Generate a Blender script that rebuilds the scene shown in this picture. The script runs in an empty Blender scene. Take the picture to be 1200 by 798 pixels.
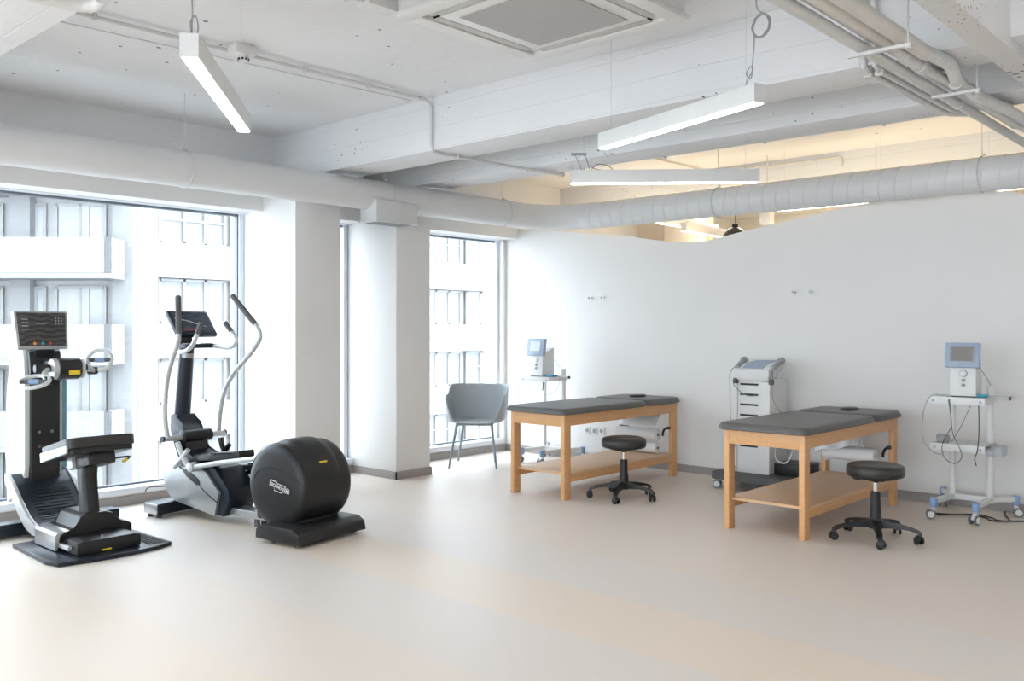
import bpy, bmesh, math, random
from mathutils import Vector, Matrix
PI = math.pi
rad = math.radians
random.seed(7)
S = bpy.context.scene
COL = S.collection

# ------------------------------------------------------------------ camera
cd = bpy.data.cameras.new('camera')
cam = bpy.data.objects.new('camera', cd)
COL.objects.link(cam)
cam.location = (0, 0, 1.35)
cam.rotation_euler = (rad(90), 0, rad(42.5))
cd.sensor_width = 36.0
cd.lens = 36.0 * 1059.0 / 1200.0
cd.shift_y = -14.4 / 1200.0
cd.clip_start = 0.05
cd.clip_end = 300
S.camera = cam

# ------------------------------------------------------------------ colour management
S.view_settings.view_transform = 'Standard'
S.view_settings.look = 'None'
S.view_settings.exposure = 0.40
S.view_settings.gamma = 1.0
S.view_settings.use_curve_mapping = False

# ------------------------------------------------------------------ world / sun / area lights
SKY = 5.4
w = bpy.data.worlds.new('world')
S.world = w
w.use_nodes = True
wn = w.node_tree.nodes
wn['Background'].inputs[0].default_value = (0.84, 0.92, 1.0, 1)
wn['Background'].inputs[1].default_value = SKY

def add_light(name, kind, loc, rot, energy, color=(1, 1, 1), sx=1, sy=1):
    l = bpy.data.lights.new(name, kind)
    l.energy = energy
    l.color = color
    if kind == 'AREA':
        l.shape = 'RECTANGLE'
        l.size = sx
        l.size_y = sy
    o = bpy.data.objects.new(name, l)
    o.location = loc
    o.rotation_euler = rot
    COL.objects.link(o)
    return o

sun = add_light('sun', 'SUN', (0, 0, 20), (0, 0, 0), 3.4, (1.0, 0.97, 0.92))
sun.rotation_euler = Vector((-0.60, -0.68, -0.50)).to_track_quat('-Z', 'Y').to_euler()
sun.data.angle = rad(1.0)
# daylight portals in the window openings (they only guide the sampling of the sky)
for (yy, zz, wy, wz) in ((2.22, 1.2, 3.84, 2.3), (6.48, 1.2, 1.65, 2.3), (4.91, 1.2, .6, 2.3), (-2.9, 1.2, 3.8, 2.3)):
    p = add_light('window_portal', 'AREA', (-6.97, yy, zz), (0, rad(-90), 0), 1.0, sx=wz, sy=wy)
    p.data.cycles.is_portal = True
# portals for the added, unseen glazing behind the camera
for (xx, pw) in ((-4.1, 4.8), (1.1, 4.2)):
    p = add_light('window_portal', 'AREA', (xx, -4.95, 1.25), (rad(90), 0, 0), 1.0, sx=pw, sy=2.2)
    p.data.cycles.is_portal = True

# ------------------------------------------------------------------ materials
def new_mat(name):
    m = bpy.data.materials.new(name)
    m.use_nodes = True
    return m, m.node_tree.nodes, m.node_tree.links, m.node_tree.nodes['Principled BSDF']

def mat(name, col, rough=0.5, metal=0.0, vary=0.04, scale=8.0, bump=0.0, bscale=60.0, coat=0.0, spec=None, stretch=None, emit=None, estr=0.0):
    m, n, l, b = new_mat(name)
    tc = n.new('ShaderNodeTexCoord')
    mp = n.new('ShaderNodeMapping')
    if stretch:
        mp.inputs['Scale'].default_value = stretch
    l.new(tc.outputs['Object'], mp.inputs[0])
    nz = n.new('ShaderNodeTexNoise')
    nz.inputs['Scale'].default_value = scale
    nz.inputs['Detail'].default_value = 4
    l.new(mp.outputs[0], nz.inputs['Vector'])
    rp = n.new('ShaderNodeValToRGB')
    rp.color_ramp.elements[0].position = 0.3
    rp.color_ramp.elements[1].position = 0.7
    rp.color_ramp.elements[0].color = tuple(c * (1 - vary) for c in col) + (1,)
    rp.color_ramp.elements[1].color = tuple(min(1, c * (1 + vary)) for c in col) + (1,)
    l.new(nz.outputs[0], rp.inputs[0])
    l.new(rp.outputs[0], b.inputs['Base Color'])
    b.inputs['Roughness'].default_value = rough
    b.inputs['Metallic'].default_value = metal
    if spec is not None:
        b.inputs['Specular IOR Level'].default_value = spec
    if coat:
        b.inputs['Coat Weight'].default_value = coat
    if bump:
        nb = n.new('ShaderNodeTexNoise')
        nb.inputs['Scale'].default_value = bscale
        nb.inputs['Detail'].default_value = 3
        l.new(mp.outputs[0], nb.inputs['Vector'])
        bp = n.new('ShaderNodeBump')
        bp.inputs['Strength'].default_value = bump
        bp.inputs['Distance'].default_value = 0.01
        l.new(nb.outputs[0], bp.inputs['Height'])
        l.new(bp.outputs[0], b.inputs['Normal'])
    if emit:
        b.inputs['Emission Color'].default_value = tuple(emit) + (1,)
        b.inputs['Emission Strength'].default_value = estr
    return m

def concrete_mat(name, col, pits=0.028, pscale=5.5, bump=0.25, lines=True):
    """white painted board-marked concrete with scattered bug holes"""
    m, n, l, b = new_mat(name)
    tc = n.new('ShaderNodeTexCoord')
    nz = n.new('ShaderNodeTexNoise'); nz.inputs['Scale'].default_value = 1.3; nz.inputs['Detail'].default_value = 6
    l.new(tc.outputs['Object'], nz.inputs['Vector'])
    rp = n.new('ShaderNodeValToRGB')
    rp.color_ramp.elements[0].position = 0.25; rp.color_ramp.elements[1].position = 0.75
    rp.color_ramp.elements[0].color = tuple(c * 0.95 for c in col) + (1,)
    rp.color_ramp.elements[1].color = tuple(min(1, c * 1.03) for c in col) + (1,)
    l.new(nz.outputs[0], rp.inputs[0])
    vo = n.new('ShaderNodeTexVoronoi'); vo.inputs['Scale'].default_value = pscale; vo.voronoi_dimensions = '2D'
    s0 = n.new('ShaderNodeSeparateXYZ'); l.new(tc.outputs['Object'], s0.inputs[0])
    a1 = n.new('ShaderNodeMath'); a1.operation = 'ADD'; l.new(s0.outputs['X'], a1.inputs[0]); l.new(s0.outputs['Z'], a1.inputs[1])
    a2 = n.new('ShaderNodeMath'); a2.operation = 'ADD'; l.new(s0.outputs['Y'], a2.inputs[0]); l.new(s0.outputs['Z'], a2.inputs[1])
    cb = n.new('ShaderNodeCombineXYZ'); l.new(a1.outputs[0], cb.inputs[0]); l.new(a2.outputs[0], cb.inputs[1])
    l.new(cb.outputs[0], vo.inputs['Vector'])
    # only some cells carry a hole
    mk = n.new('ShaderNodeTexNoise'); mk.inputs['Scale'].default_value = 1.1; mk.inputs['Detail'].default_value = 2
    l.new(tc.outputs['Object'], mk.inputs['Vector'])
    mr = n.new('ShaderNodeMapRange')
    mr.inputs['From Min'].default_value = 0.46; mr.inputs['From Max'].default_value = 0.66
    mr.inputs['To Min'].default_value = 0.0; mr.inputs['To Max'].default_value = pits * 2.2
    l.new(mk.outputs[0], mr.inputs['Value'])
    lt = n.new('ShaderNodeMath'); lt.operation = 'LESS_THAN'
    l.new(vo.outputs['Distance'], lt.inputs[0]); l.new(mr.outputs[0], lt.inputs[1])
    mx = n.new('ShaderNodeMix'); mx.data_type = 'RGBA'
    l.new(lt.outputs[0], mx.inputs['Factor'])
    l.new(rp.outputs[0], mx.inputs[6])
    mx.inputs[7].default_value = (0.13, 0.12, 0.11, 1)
    l.new(mx.outputs[2], b.inputs['Base Color'])
    b.inputs['Roughness'].default_value = 0.75
    nb = n.new('ShaderNodeTexNoise'); nb.inputs['Scale'].default_value = 14; nb.inputs['Detail'].default_value = 6
    l.new(tc.outputs['Object'], nb.inputs['Vector'])
    bp = n.new('ShaderNodeBump'); bp.inputs['Strength'].default_value = bump; bp.inputs['Distance'].default_value = 0.02
    l.new(nb.outputs[0], bp.inputs['Height'])
    last = bp
    if lines:
        # horizontal board joints of the formwork
        sp = n.new('ShaderNodeSeparateXYZ'); l.new(tc.outputs['Object'], sp.inputs[0])
        wv = n.new('ShaderNodeTexNoise'); wv.inputs['Scale'].default_value = 0.8
        l.new(tc.outputs['Object'], wv.inputs['Vector'])
        ad = n.new('ShaderNodeMath'); ad.operation = 'MULTIPLY_ADD'; ad.inputs[1].default_value = 0.05
        l.new(wv.outputs[0], ad.inputs[0])
        s2 = n.new('ShaderNodeMath'); s2.operation = 'ADD'
        l.new(sp.outputs['Z'], s2.inputs[0]); l.new(sp.outputs['Y'], s2.inputs[1])
        l.new(s2.outputs[0], ad.inputs[2])
        md = n.new('ShaderNodeMath'); md.operation = 'PINGPONG'; md.inputs[1].default_value = 0.075
        l.new(ad.outputs[0], md.inputs[0])
        m2 = n.new('ShaderNodeMapRange')
        m2.inputs['From Min'].default_value = 0.0; m2.inputs['From Max'].default_value = 0.006
        l.new(md.outputs[0], m2.inputs['Value'])
        b2 = n.new('ShaderNodeBump'); b2.inputs['Strength'].default_value = 0.35; b2.inputs['Distance'].default_value = 0.006
        l.new(m2.outputs[0], b2.inputs['Height']); l.new(bp.outputs[0], b2.inputs['Normal'])
        last = b2
    l.new(last.outputs[0], b.inputs['Normal'])
    return m

def floor_mat():
    m, n, l, b = new_mat('vinyl floor')
    tc = n.new('ShaderNodeTexCoord')
    sp = n.new('ShaderNodeSeparateXYZ'); l.new(tc.outputs['Object'], sp.inputs[0])
    # bands of slightly different tone across the floor, with hard edges
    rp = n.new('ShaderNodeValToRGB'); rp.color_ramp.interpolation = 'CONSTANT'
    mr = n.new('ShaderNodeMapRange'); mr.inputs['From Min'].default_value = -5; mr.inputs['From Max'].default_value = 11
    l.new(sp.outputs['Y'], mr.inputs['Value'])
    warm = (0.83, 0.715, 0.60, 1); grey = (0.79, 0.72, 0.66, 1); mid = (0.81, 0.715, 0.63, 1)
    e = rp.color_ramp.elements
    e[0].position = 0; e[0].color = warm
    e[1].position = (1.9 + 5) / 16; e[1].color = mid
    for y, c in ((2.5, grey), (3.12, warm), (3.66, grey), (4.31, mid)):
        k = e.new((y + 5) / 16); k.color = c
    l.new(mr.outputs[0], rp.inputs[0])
    nz = n.new('ShaderNodeTexNoise'); nz.inputs['Scale'].default_value = 240; nz.inputs['Detail'].default_value = 3
    l.new(tc.outputs['Object'], nz.inputs['Vector'])
    mx = n.new('ShaderNodeMix'); mx.data_type = 'RGBA'; mx.blend_type = 'MULTIPLY'; mx.inputs['Factor'].default_value = 0.12
    l.new(rp.outputs[0], mx.inputs[6]); l.new(nz.outputs[0], mx.inputs[7])
    l.new(mx.outputs[2], b.inputs['Base Color'])
    b.inputs['Roughness'].default_value = 0.42
    b.inputs['Specular IOR Level'].default_value = 0.5
    nb = n.new('ShaderNodeTexNoise'); nb.inputs['Scale'].default_value = 180
    l.new(tc.outputs['Object'], nb.inputs['Vector'])
    bp = n.new('ShaderNodeBump'); bp.inputs['Strength'].default_value = 0.06; bp.inputs['Distance'].default_value = 0.004
    l.new(nb.outputs[0], bp.inputs['Height']); l.new(bp.outputs[0], b.inputs['Normal'])
    return m

def wood_mat(name, c1, c2, stretch):
    m, n, l, b = new_mat(name)
    tc = n.new('ShaderNodeTexCoord')
    mp = n.new('ShaderNodeMapping'); mp.inputs['Scale'].default_value = stretch
    l.new(tc.outputs['Object'], mp.inputs[0])
    nz = n.new('ShaderNodeTexNoise'); nz.inputs['Scale'].default_value = 6; nz.inputs['Detail'].default_value = 8; nz.inputs['Roughness'].default_value = 0.6
    l.new(mp.outputs[0], nz.inputs['Vector'])
    rp = n.new('ShaderNodeValToRGB')
    rp.color_ramp.elements[0].position = 0.3; rp.color_ramp.elements[1].position = 0.72
    rp.color_ramp.elements[0].color = c1 + (1,); rp.color_ramp.elements[1].color = c2 + (1,)
    l.new(nz.outputs[0], rp.inputs[0]); l.new(rp.outputs[0], b.inputs['Base Color'])
    b.inputs['Roughness'].default_value = 0.38
    return m

def glass_mat(name, tint=(1, 1, 1), fac=0.07):
    m = bpy.data.materials.new(name); m.use_nodes = True
    n, l = m.node_tree.nodes, m.node_tree.links
    n.clear()
    o = n.new('ShaderNodeOutputMaterial'); t = n.new('ShaderNodeBsdfTransparent'); g = n.new('ShaderNodeBsdfGlossy')
    t.inputs[0].default_value = tint + (1,); g.inputs['Roughness'].default_value = 0.02
    x = n.new('ShaderNodeMixShader'); x.inputs[0].default_value = fac
    l.new(t.outputs[0], x.inputs[1]); l.new(g.outputs[0], x.inputs[2]); l.new(x.outputs[0], o.inputs[0])
    return m

def screen_mat(name, c1, c2):
    m, n, l, b = new_mat(name)
    tc = n.new('ShaderNodeTexCoord')
    wv = n.new('ShaderNodeTexWave'); wv.inputs['Scale'].default_value = 9; wv.inputs['Distortion'].default_value = 9; wv.inputs['Detail'].default_value = 4
    wv.bands_direction = 'Z'
    l.new(tc.outputs['Object'], wv.inputs['Vector'])
    rp = n.new('ShaderNodeValToRGB'); rp.color_ramp.elements[0].color = c1 + (1,); rp.color_ramp.elements[1].color = c2 + (1,)
    l.new(wv.outputs[0], rp.inputs[0]); l.new(rp.outputs[0], b.inputs['Base Color'])
    b.inputs['Roughness'].default_value = 0.12
    return m

def emit_mat(name, col, s):
    m = bpy.data.materials.new(name); m.use_nodes = True
    n, l = m.node_tree.nodes, m.node_tree.links
    n.clear()
    o = n.new('ShaderNodeOutputMaterial'); e = n.new('ShaderNodeEmission')
    e.inputs[0].default_value = col + (1,); e.inputs[1].default_value = s
    l.new(e.outputs[0], o.inputs[0])
    return m

M = {}
M['plaster'] = mat('white plaster', (0.79, 0.775, 0.755), 0.6, vary=0.01, scale=2, bump=0.03, bscale=40)
M['lacquer'] = mat('white lacquer frame', (0.82, 0.84, 0.86), 0.3, vary=0.01)
M['concrete'] = concrete_mat('painted concrete', (0.78, 0.78, 0.785), pits=0.028, pscale=8)
M['slab'] = concrete_mat('painted concrete slab', (0.80, 0.80, 0.805), pits=0.02, pscale=3.2, bump=0.18, lines=False)
M['pitted'] = concrete_mat('pitted painted concrete', (0.72, 0.71, 0.70), pits=0.13, pscale=20, bump=0.3, lines=False)
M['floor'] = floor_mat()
M['skirt'] = mat('grey vinyl skirting', (0.34, 0.31, 0.295), 0.45, vary=0.03)
M['duct'] = mat('painted duct', (0.70, 0.70, 0.70), 0.42, vary=0.015, scale=3)
M['pipe'] = mat('painted pipe', (0.66, 0.65, 0.635), 0.45, vary=0.05, scale=12, bump=0.05)
M['pipe_warm'] = mat('cream painted pipe', (0.68, 0.64, 0.59), 0.5, vary=0.05, scale=12, bump=0.05)
M['wood'] = wood_mat('beech wood', (0.66, 0.345, 0.145), (0.75, 0.43, 0.20), (9, 1.2, 9))
M['wood_shelf'] = wood_mat('beech board', (0.68, 0.42, 0.23), (0.75, 0.48, 0.28), (12, 1.0, 12))
M['vinyl'] = mat('dark grey upholstery', (0.105, 0.100, 0.095), 0.42, vary=0.06, scale=30, bump=0.12, bscale=300)
M['vinyl_black'] = mat('black upholstery', (0.026, 0.024, 0.022), 0.40, vary=0.06, scale=30, bump=0.12, bscale=300)
M['black'] = mat('black plastic', (0.010, 0.010, 0.011), 0.42, vary=0.08)
M['black_soft'] = mat('matt black plastic', (0.013, 0.012, 0.012), 0.45, vary=0.08, bump=0.05, bscale=400)
M['navy'] = mat('dark blue-black plastic', (0.010, 0.014, 0.024), 0.34, vary=0.08, spec=0.4)
M['anthracite'] = mat('anthracite plastic', (0.017, 0.0165, 0.0165), 0.38, vary=0.05, spec=0.35)
M['silver'] = mat('silver painted metal', (0.55, 0.56, 0.56), 0.33, metal=0.35, vary=0.03)
M['silver_dark'] = mat('grey metallic plastic', (0.42, 0.43, 0.43), 0.28, metal=0.6, vary=0.04)
M['pearl'] = mat('pearl white shell', (0.66, 0.68, 0.66), 0.3, vary=0.02, coat=0.3)
M['steelblue'] = mat('blue translucent guard', (0.16, 0.36, 0.45), 0.2, vary=0.1)
M['chrome'] = mat('chrome', (0.75, 0.76, 0.77), 0.12, metal=1.0, vary=0.02)
M['rubber'] = mat('grey rubber', (0.10, 0.10, 0.10), 0.7, vary=0.05)
M['white_paint'] = mat('white powder coat', (0.76, 0.76, 0.745), 0.35, vary=0.02)
M['white_plastic'] = mat('white plastic', (0.74, 0.74, 0.73), 0.35, vary=0.02)
M['grey_plastic'] = mat('mid grey plastic', (0.33, 0.34, 0.36), 0.4, vary=0.04)
M['caster_wheel'] = mat('caster tyre grey', (0.17, 0.175, 0.18), 0.5)
M['blue_plastic'] = mat('blue grey plastic', (0.26, 0.38, 0.60), 0.4, vary=0.04)
M['bezel'] = mat('light blue bezel', (0.34, 0.42, 0.55), 0.38, vary=0.03)
M['screen'] = screen_mat('dark screen', (0.035, 0.034, 0.033), (0.085, 0.082, 0.078))
M['screen_blue'] = screen_mat('blue black screen', (0.012, 0.018, 0.035), (0.035, 0.045, 0.07))
M['lcd_bright'] = mat('bright lcd', (0.62, 0.68, 0.74), 0.2, vary=0.05)
M['pane_light'] = mat('pale glazing', (0.40, 0.41, 0.42), 0.4, vary=0.3, scale=0.5)
M['lcd'] = mat('grey lcd', (0.24, 0.23, 0.22), 0.2, vary=0.05)
M['chair'] = mat('grey moulded plastic', (0.37, 0.40, 0.415), 0.45, vary=0.02)
M['chair_leg'] = mat('grey painted steel', (0.25, 0.29, 0.32), 0.4, vary=0.02)
M['paper'] = mat('white paper', (0.82, 0.82, 0.82), 0.85, vary=0.015, bump=0.08, bscale=25)
M['card'] = mat('cardboard core', (0.45, 0.34, 0.24), 0.8)
M['cyan'] = mat('cyan plastic', (0.03, 0.36, 0.55), 0.35)
M['yellow'] = mat('yellow sticker', (0.80, 0.58, 0.03), 0.4)
M['orange'] = mat('orange key', (0.8, 0.30, 0.05), 0.4)
M['red'] = mat('red key', (0.55, 0.06, 0.06), 0.4)
M['cable_grey'] = mat('grey cable', (0.30, 0.31, 0.32), 0.5)
M['cable_black'] = mat('black cable', (0.02, 0.02, 0.02), 0.5)
M['cable_white'] = mat('white cable', (0.62, 0.63, 0.64), 0.45)
M['ac'] = mat('off white casing', (0.74, 0.73, 0.71), 0.4, vary=0.01)
M['ac_grille'] = mat('grey intake grille', (0.42, 0.41, 0.40), 0.6, vary=0.02)
M['vane'] = mat('beige louvre', (0.52, 0.50, 0.47), 0.45, vary=0.02)
M['dark'] = mat('dark cavity', (0.02, 0.02, 0.02), 0.8)
M['glass'] = glass_mat('window glass', (0.96, 0.985, 1.0), 0.05)
M['clear'] = glass_mat('clear plastic', (0.80, 0.82, 0.84), 0.15)
M['alu'] = mat('dark window frame', (0.16, 0.18, 0.20), 0.35, metal=0.3)
M['alu_white'] = mat('white window frame', (0.80, 0.83, 0.87), 0.3, vary=0.01)
M['facade'] = mat('pale facade render', (0.38, 0.375, 0.37), 0.8, vary=0.03, scale=1)
M['parapet'] = mat('light grey parapet render', (0.255, 0.255, 0.26), 0.8, vary=0.02, scale=1)
M['facade_grey'] = mat('grey facade render', (0.25, 0.25, 0.25), 0.8, vary=0.05, scale=1)
M['facade_pane'] = mat('office glazing', (0.24, 0.25, 0.26), 0.35, vary=0.35, scale=0.35)
M['facade_frame'] = mat('office window frame', (0.30, 0.295, 0.29), 0.5)
M['curtain'] = mat('pale blind', (0.40, 0.40, 0.39), 0.8, vary=0.08, scale=1, stretch=(1, 4, 0.1))
M['asphalt'] = mat('street paving', (0.30, 0.30, 0.30), 0.9, vary=0.1)
M['tan'] = mat('tan panel', (0.72, 0.66, 0.58), 0.6, vary=0.03)
M['leaf'] = mat('foliage', (0.10, 0.16, 0.06), 0.7, vary=0.5, scale=3)
M['led'] = emit_mat('led diffuser', (1.0, 0.97, 0.93), 13.0)
M['led_warm'] = emit_mat('warm led diffuser', (1.0, 0.84, 0.62), 9.0)

# ------------------------------------------------------------------ mesh helpers
class MB:
    def __init__(self):
        self.bm = bmesh.new()

    def _bevel(self, verts, bev, seg=2):
        if bev <= 0:
            return
        es = set()
        for v in verts:
            for e in v.link_edges:
                es.add(e)
        bmesh.ops.bevel(self.bm, geom=list(es), offset=bev, segments=seg, profile=0.6, affect='EDGES', clamp_overlap=True)

    def box(self, x0, x1, y0, y1, z0, z1, bev=0.0, mtx=None, seg=2):
        c = [(x, y, z) for x in (x0, x1) for y in (y0, y1) for z in (z0, z1)]
        if mtx is not None:
            c = [mtx @ Vector(p) for p in c]
        v = [self.bm.verts.new(p) for p in c]
        for f in ((0, 1, 3, 2), (4, 6, 7, 5), (0, 4, 5, 1), (2, 3, 7, 6), (0, 2, 6, 4), (1, 5, 7, 3)):
            self.bm.faces.new([v[i] for i in f])
        self._bevel(v, bev, seg)
        return self

    def hexa(self, pts, bev=0.0):
        """pts: 4 bottom corners then 4 top corners, same order"""
        v = [self.bm.verts.new(p) for p in pts]
        for f in ((3, 2, 1, 0), (4, 5, 6, 7), (0, 1, 5, 4), (1, 2, 6, 5), (2, 3, 7, 6), (3, 0, 4, 7)):
            self.bm.faces.new([v[i] for i in f])
        self._bevel(v, bev)
        return self

    def prism(self, prof, axis, a, b, bev=0.0, seg=2, mtx=None):
        """prof in the two remaining axes (order x,y,z), extruded from a to b"""
        def mk(p, t):
            if axis == 'x': q = (t, p[0], p[1])
            elif axis == 'y': q = (p[0], t, p[1])
            else: q = (p[0], p[1], t)
            return mtx @ Vector(q) if mtx is not None else q
        v1 = [self.bm.verts.new(mk(p, a)) for p in prof]
        v2 = [self.bm.verts.new(mk(p, b)) for p in prof]
        n = len(prof)
        self.bm.faces.new(v1); self.bm.faces.new(v2[::-1])
        for i in range(n):
            j = (i + 1) % n
            self.bm.faces.new((v1[i], v2[i], v2[j], v1[j]))
        self._bevel(v1 + v2, bev, seg)
        return self

    def lathe(self, prof, origin=(0, 0, 0), direction=(0, 0, 1), seg=28, sx=1.0, sy=1.0):
        """prof list of (r, h)"""
        d = Vector(direction).normalized()
        q = d.to_track_quat('Z', 'Y').to_matrix()
        o = Vector(origin)
        rings = []
        for r, h in prof:
            if r <= 1e-6:
                rings.append([self.bm.verts.new(o + q @ Vector((0, 0, h)))])
            else:
                rings.append([self.bm.verts.new(o + q @ Vector((sx * r * math.cos(2 * PI * k / seg), sy * r * math.sin(2 * PI * k / seg), h))) for k in range(seg)])
        for A, B in zip(rings, rings[1:]):
            if len(A) == 1 and len(B) == 1: continue
            for k in range(seg):
                k2 = (k + 1) % seg
                if len(A) == 1: self.bm.faces.new((A[0], B[k], B[k2]))
                elif len(B) == 1: self.bm.faces.new((A[k], A[k2], B[0]))
                else: self.bm.faces.new((A[k], A[k2], B[k2], B[k]))
        if len(rings[0]) > 1: self.bm.faces.new(rings[0][::-1])
        if len(rings[-1]) > 1: self.bm.faces.new(rings[-1])
        return self

    def cyl(self, p0, p1, r, seg=20, bev=0.0, r1=None):
        p0, p1 = Vector(p0), Vector(p1)
        L = (p1 - p0).length
        r1 = r if r1 is None else r1
        if bev > 0:
            pr = [(0, 0), (r - bev, 0), (r - bev * .3, bev * .3), (r, bev), (r1, L - bev), (r1 - bev * .3, L - bev * .3), (r1 - bev, L), (0, L)]
        else:
            pr = [(r, 0), (r1, L)]
        return self.lathe(pr, p0, p1 - p0, seg)

    def tube(self, pts, r, seg=10, smooth=0, closed=False, flat=1.0):
        P = [Vector(p) for p in pts]
        R = list(r) if isinstance(r, (list, tuple)) else [r] * len(P)
        if smooth:
            n = len(P); Q = []; RR = []
            rng = range(n if closed else n - 1)
            for i in rng:
                p0 = P[(i - 1) % n] if (closed or i > 0) else P[0] * 2 - P[1]
                p1 = P[i]; p2 = P[(i + 1) % n]
                p3 = P[(i + 2) % n] if (closed or i < n - 2) else P[-1] * 2 - P[-2]
                for k in range(smooth):
                    t = k / smooth
                    Q.append(0.5 * ((2 * p1) + (-p0 + p2) * t + (2 * p0 - 5 * p1 + 4 * p2 - p3) * t * t + (-p0 + 3 * p1 - 3 * p2 + p3) * t ** 3))
                    RR.append(R[i] * (1 - t) + R[(i + 1) % n] * t)
            if not closed:
                Q.append(P[-1]); RR.append(R[-1])
            P, R = Q, RR
        n = len(P)
        T = []
        for i in range(n):
            if closed: t = P[(i + 1) % n] - P[(i - 1) % n]
            elif i == 0: t = P[1] - P[0]
            elif i == n - 1: t = P[-1] - P[-2]
            else: t = (P[i + 1] - P[i]).normalized() + (P[i] - P[i - 1]).normalized()
            T.append(t.normalized() if t.length > 1e-9 else Vector((0, 0, 1)))
        up = Vector((0, 0, 1)) if abs(T[0].z) < 0.9 else Vector((0, 1, 0))
        N = (up - T[0] * up.dot(T[0])).normalized()
        rings = []
        for i in range(n):
            N = (N - T[i] * N.dot(T[i]))
            N = N.normalized() if N.length > 1e-9 else Vector((1, 0, 0))
            B = T[i].cross(N)
            rings.append([self.bm.verts.new(P[i] + (N * math.cos(2 * PI * k / seg) + B * math.sin(2 * PI * k / seg) * flat) * R[i]) for k in range(seg)])
        m = n if closed else n - 1
        for i in range(m):
            A, Bq = rings[i], rings[(i + 1) % n]
            for k in range(seg):
                k2 = (k + 1) % seg
                self.bm.faces.new((A[k], A[k2], Bq[k2], Bq[k]))
        if not closed:
            self.bm.faces.new(rings[0][::-1]); self.bm.faces.new(rings[-1])
        return self

    def ball(self, c, r, sx=1, sy=1, sz=1, seg=20):
        m = Matrix.Translation(c) @ Matrix.Diagonal((sx * r, sy * r, sz * r, 1))
        bmesh.ops.create_uvsphere(self.bm, u_segments=seg, v_segments=max(8, seg // 2), radius=1.0, matrix=m)
        return self

    def build(self, name, material, parent=None, label=None, smooth=35, kind=None):
        bmesh.ops.recalc_face_normals(self.bm, faces=self.bm.faces[:])
        me = bpy.data.meshes.new(name)
        self.bm.to_mesh(me)
        self.bm.free()
        me.materials.append(material)
        if smooth:
            me.shade_smooth()
            me.set_sharp_from_angle(angle=rad(smooth))
        o = bpy.data.objects.new(name, me)
        COL.objects.link(o)
        if parent is not None:
            o.parent = parent
        if label: o['label'] = label
        if kind: o['kind'] = kind
        return o

def thing(name, label, cat, loc=(0, 0, 0), rz=0.0, group=None):
    o = bpy.data.objects.new(name, None)
    o.empty_display_size = 0.1
    COL.objects.link(o)
    o.location = loc
    o.rotation_euler = (0, 0, rad(rz))
    o['label'] = label; o['category'] = cat
    if group: o['group'] = group
    return o

def tag(o, label, cat, group=None):
    o['label'] = label; o['category'] = cat
    if group: o['group'] = group
    return o

def shell(name):
    o = bpy.data.objects.new(name, None)
    COL.objects.link(o)
    o['kind'] = 'structure'
    return o

def dup(root, loc, rz=None, label=None):
    r = root.copy(); COL.objects.link(r); r.location = loc
    if rz is not None: r.rotation_euler = (0, 0, rad(rz))
    if label: r['label'] = label
    for ch in list(root.children):
        c = ch.copy(); COL.objects.link(c); c.parent = r
        for g in ch.children:
            d = g.copy(); COL.objects.link(d); d.parent = c
    return r

def struct(mb, name, material, smooth=35, parent=None):
    o = mb.build(name, material, parent, smooth=smooth)
    if parent is None: o['kind'] = 'structure'
    return o

# ================================================================== ROOM SHELL
WX = -6.83           # inner face of the window wall
YB = 7.36            # face of the white partition
SL = 3.0             # slab soffit
XR, YF, YE = 3.4, -5.0, 12.5

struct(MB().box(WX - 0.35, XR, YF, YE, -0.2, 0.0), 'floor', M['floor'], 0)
struct(MB().box(WX - 0.35, XR, YF, YE, SL, SL + 0.25), 'ceiling', M['slab'], 0)
# downstand beams across the room
for i, (y0, y1, z0) in enumerate(((0.85, 1.50, 2.62), (4.38, 4.74, 2.62), (5.37, 5.70, 2.62), (8.30, 8.66, 2.80), (-3.2, -2.5, 2.62))):
    o = MB().box(WX - 0.3, XR, y0, y1, z0, SL + 0.02, 0.008).build('concrete_beam', M['concrete'])
    o['kind'] = 'structure'
# upper wall over the window band, with lower lintel box in front of the frames
w3 = MB()
w3.box(WX - 0.3, WX, YF, YE, 2.42, SL)
struct(w3, 'wall_left', M['concrete'], 0)
lt = MB()
lt.box(WX - 0.15, -6.61, YF, 4.145, 2.325, 2.56)
lt.box(WX - 0.15, -6.61, 4.58, 5.24, 2.325, 2.56)
lt.box(WX - 0.15, -6.61, 5.64, 7.30, 2.325, 2.56)
struct(lt, 'trim_1', M['plaster'], 0)
# cladded wall piers
struct(MB().box(WX - 0.3, -6.14, 4.145, 4.585, 0, 2.50, 0.004), 'column', M['plaster'])
struct(MB().box(WX - 0.3, -6.20, 5.24, 5.645, 0, 2.50, 0.004), 'column', M['plaster'])
struct(MB().box(WX - 0.3, -6.3, -1.0, 0.3, 0, 2.45), 'column', M['plaster'])
struct(MB().box(WX - 0.3, WX, 7.315, YE, 0, 2.45), 'wall_left_end', M['plaster'], 0)
struct(MB().box(WX - 0.3, WX, YF, -4.8, 0, 2.45), 'wall_left_start', M['plaster'], 0)
# low sill walls
for (a, b) in ((0.3, 4.145), (4.585, 5.24), (5.645, 7.315), (-4.8, -1.0)):
    struct(MB().box(WX - 0.3, WX, a, b, 0, 0.082), 'wall_sill', M['plaster'], 0)
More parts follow.
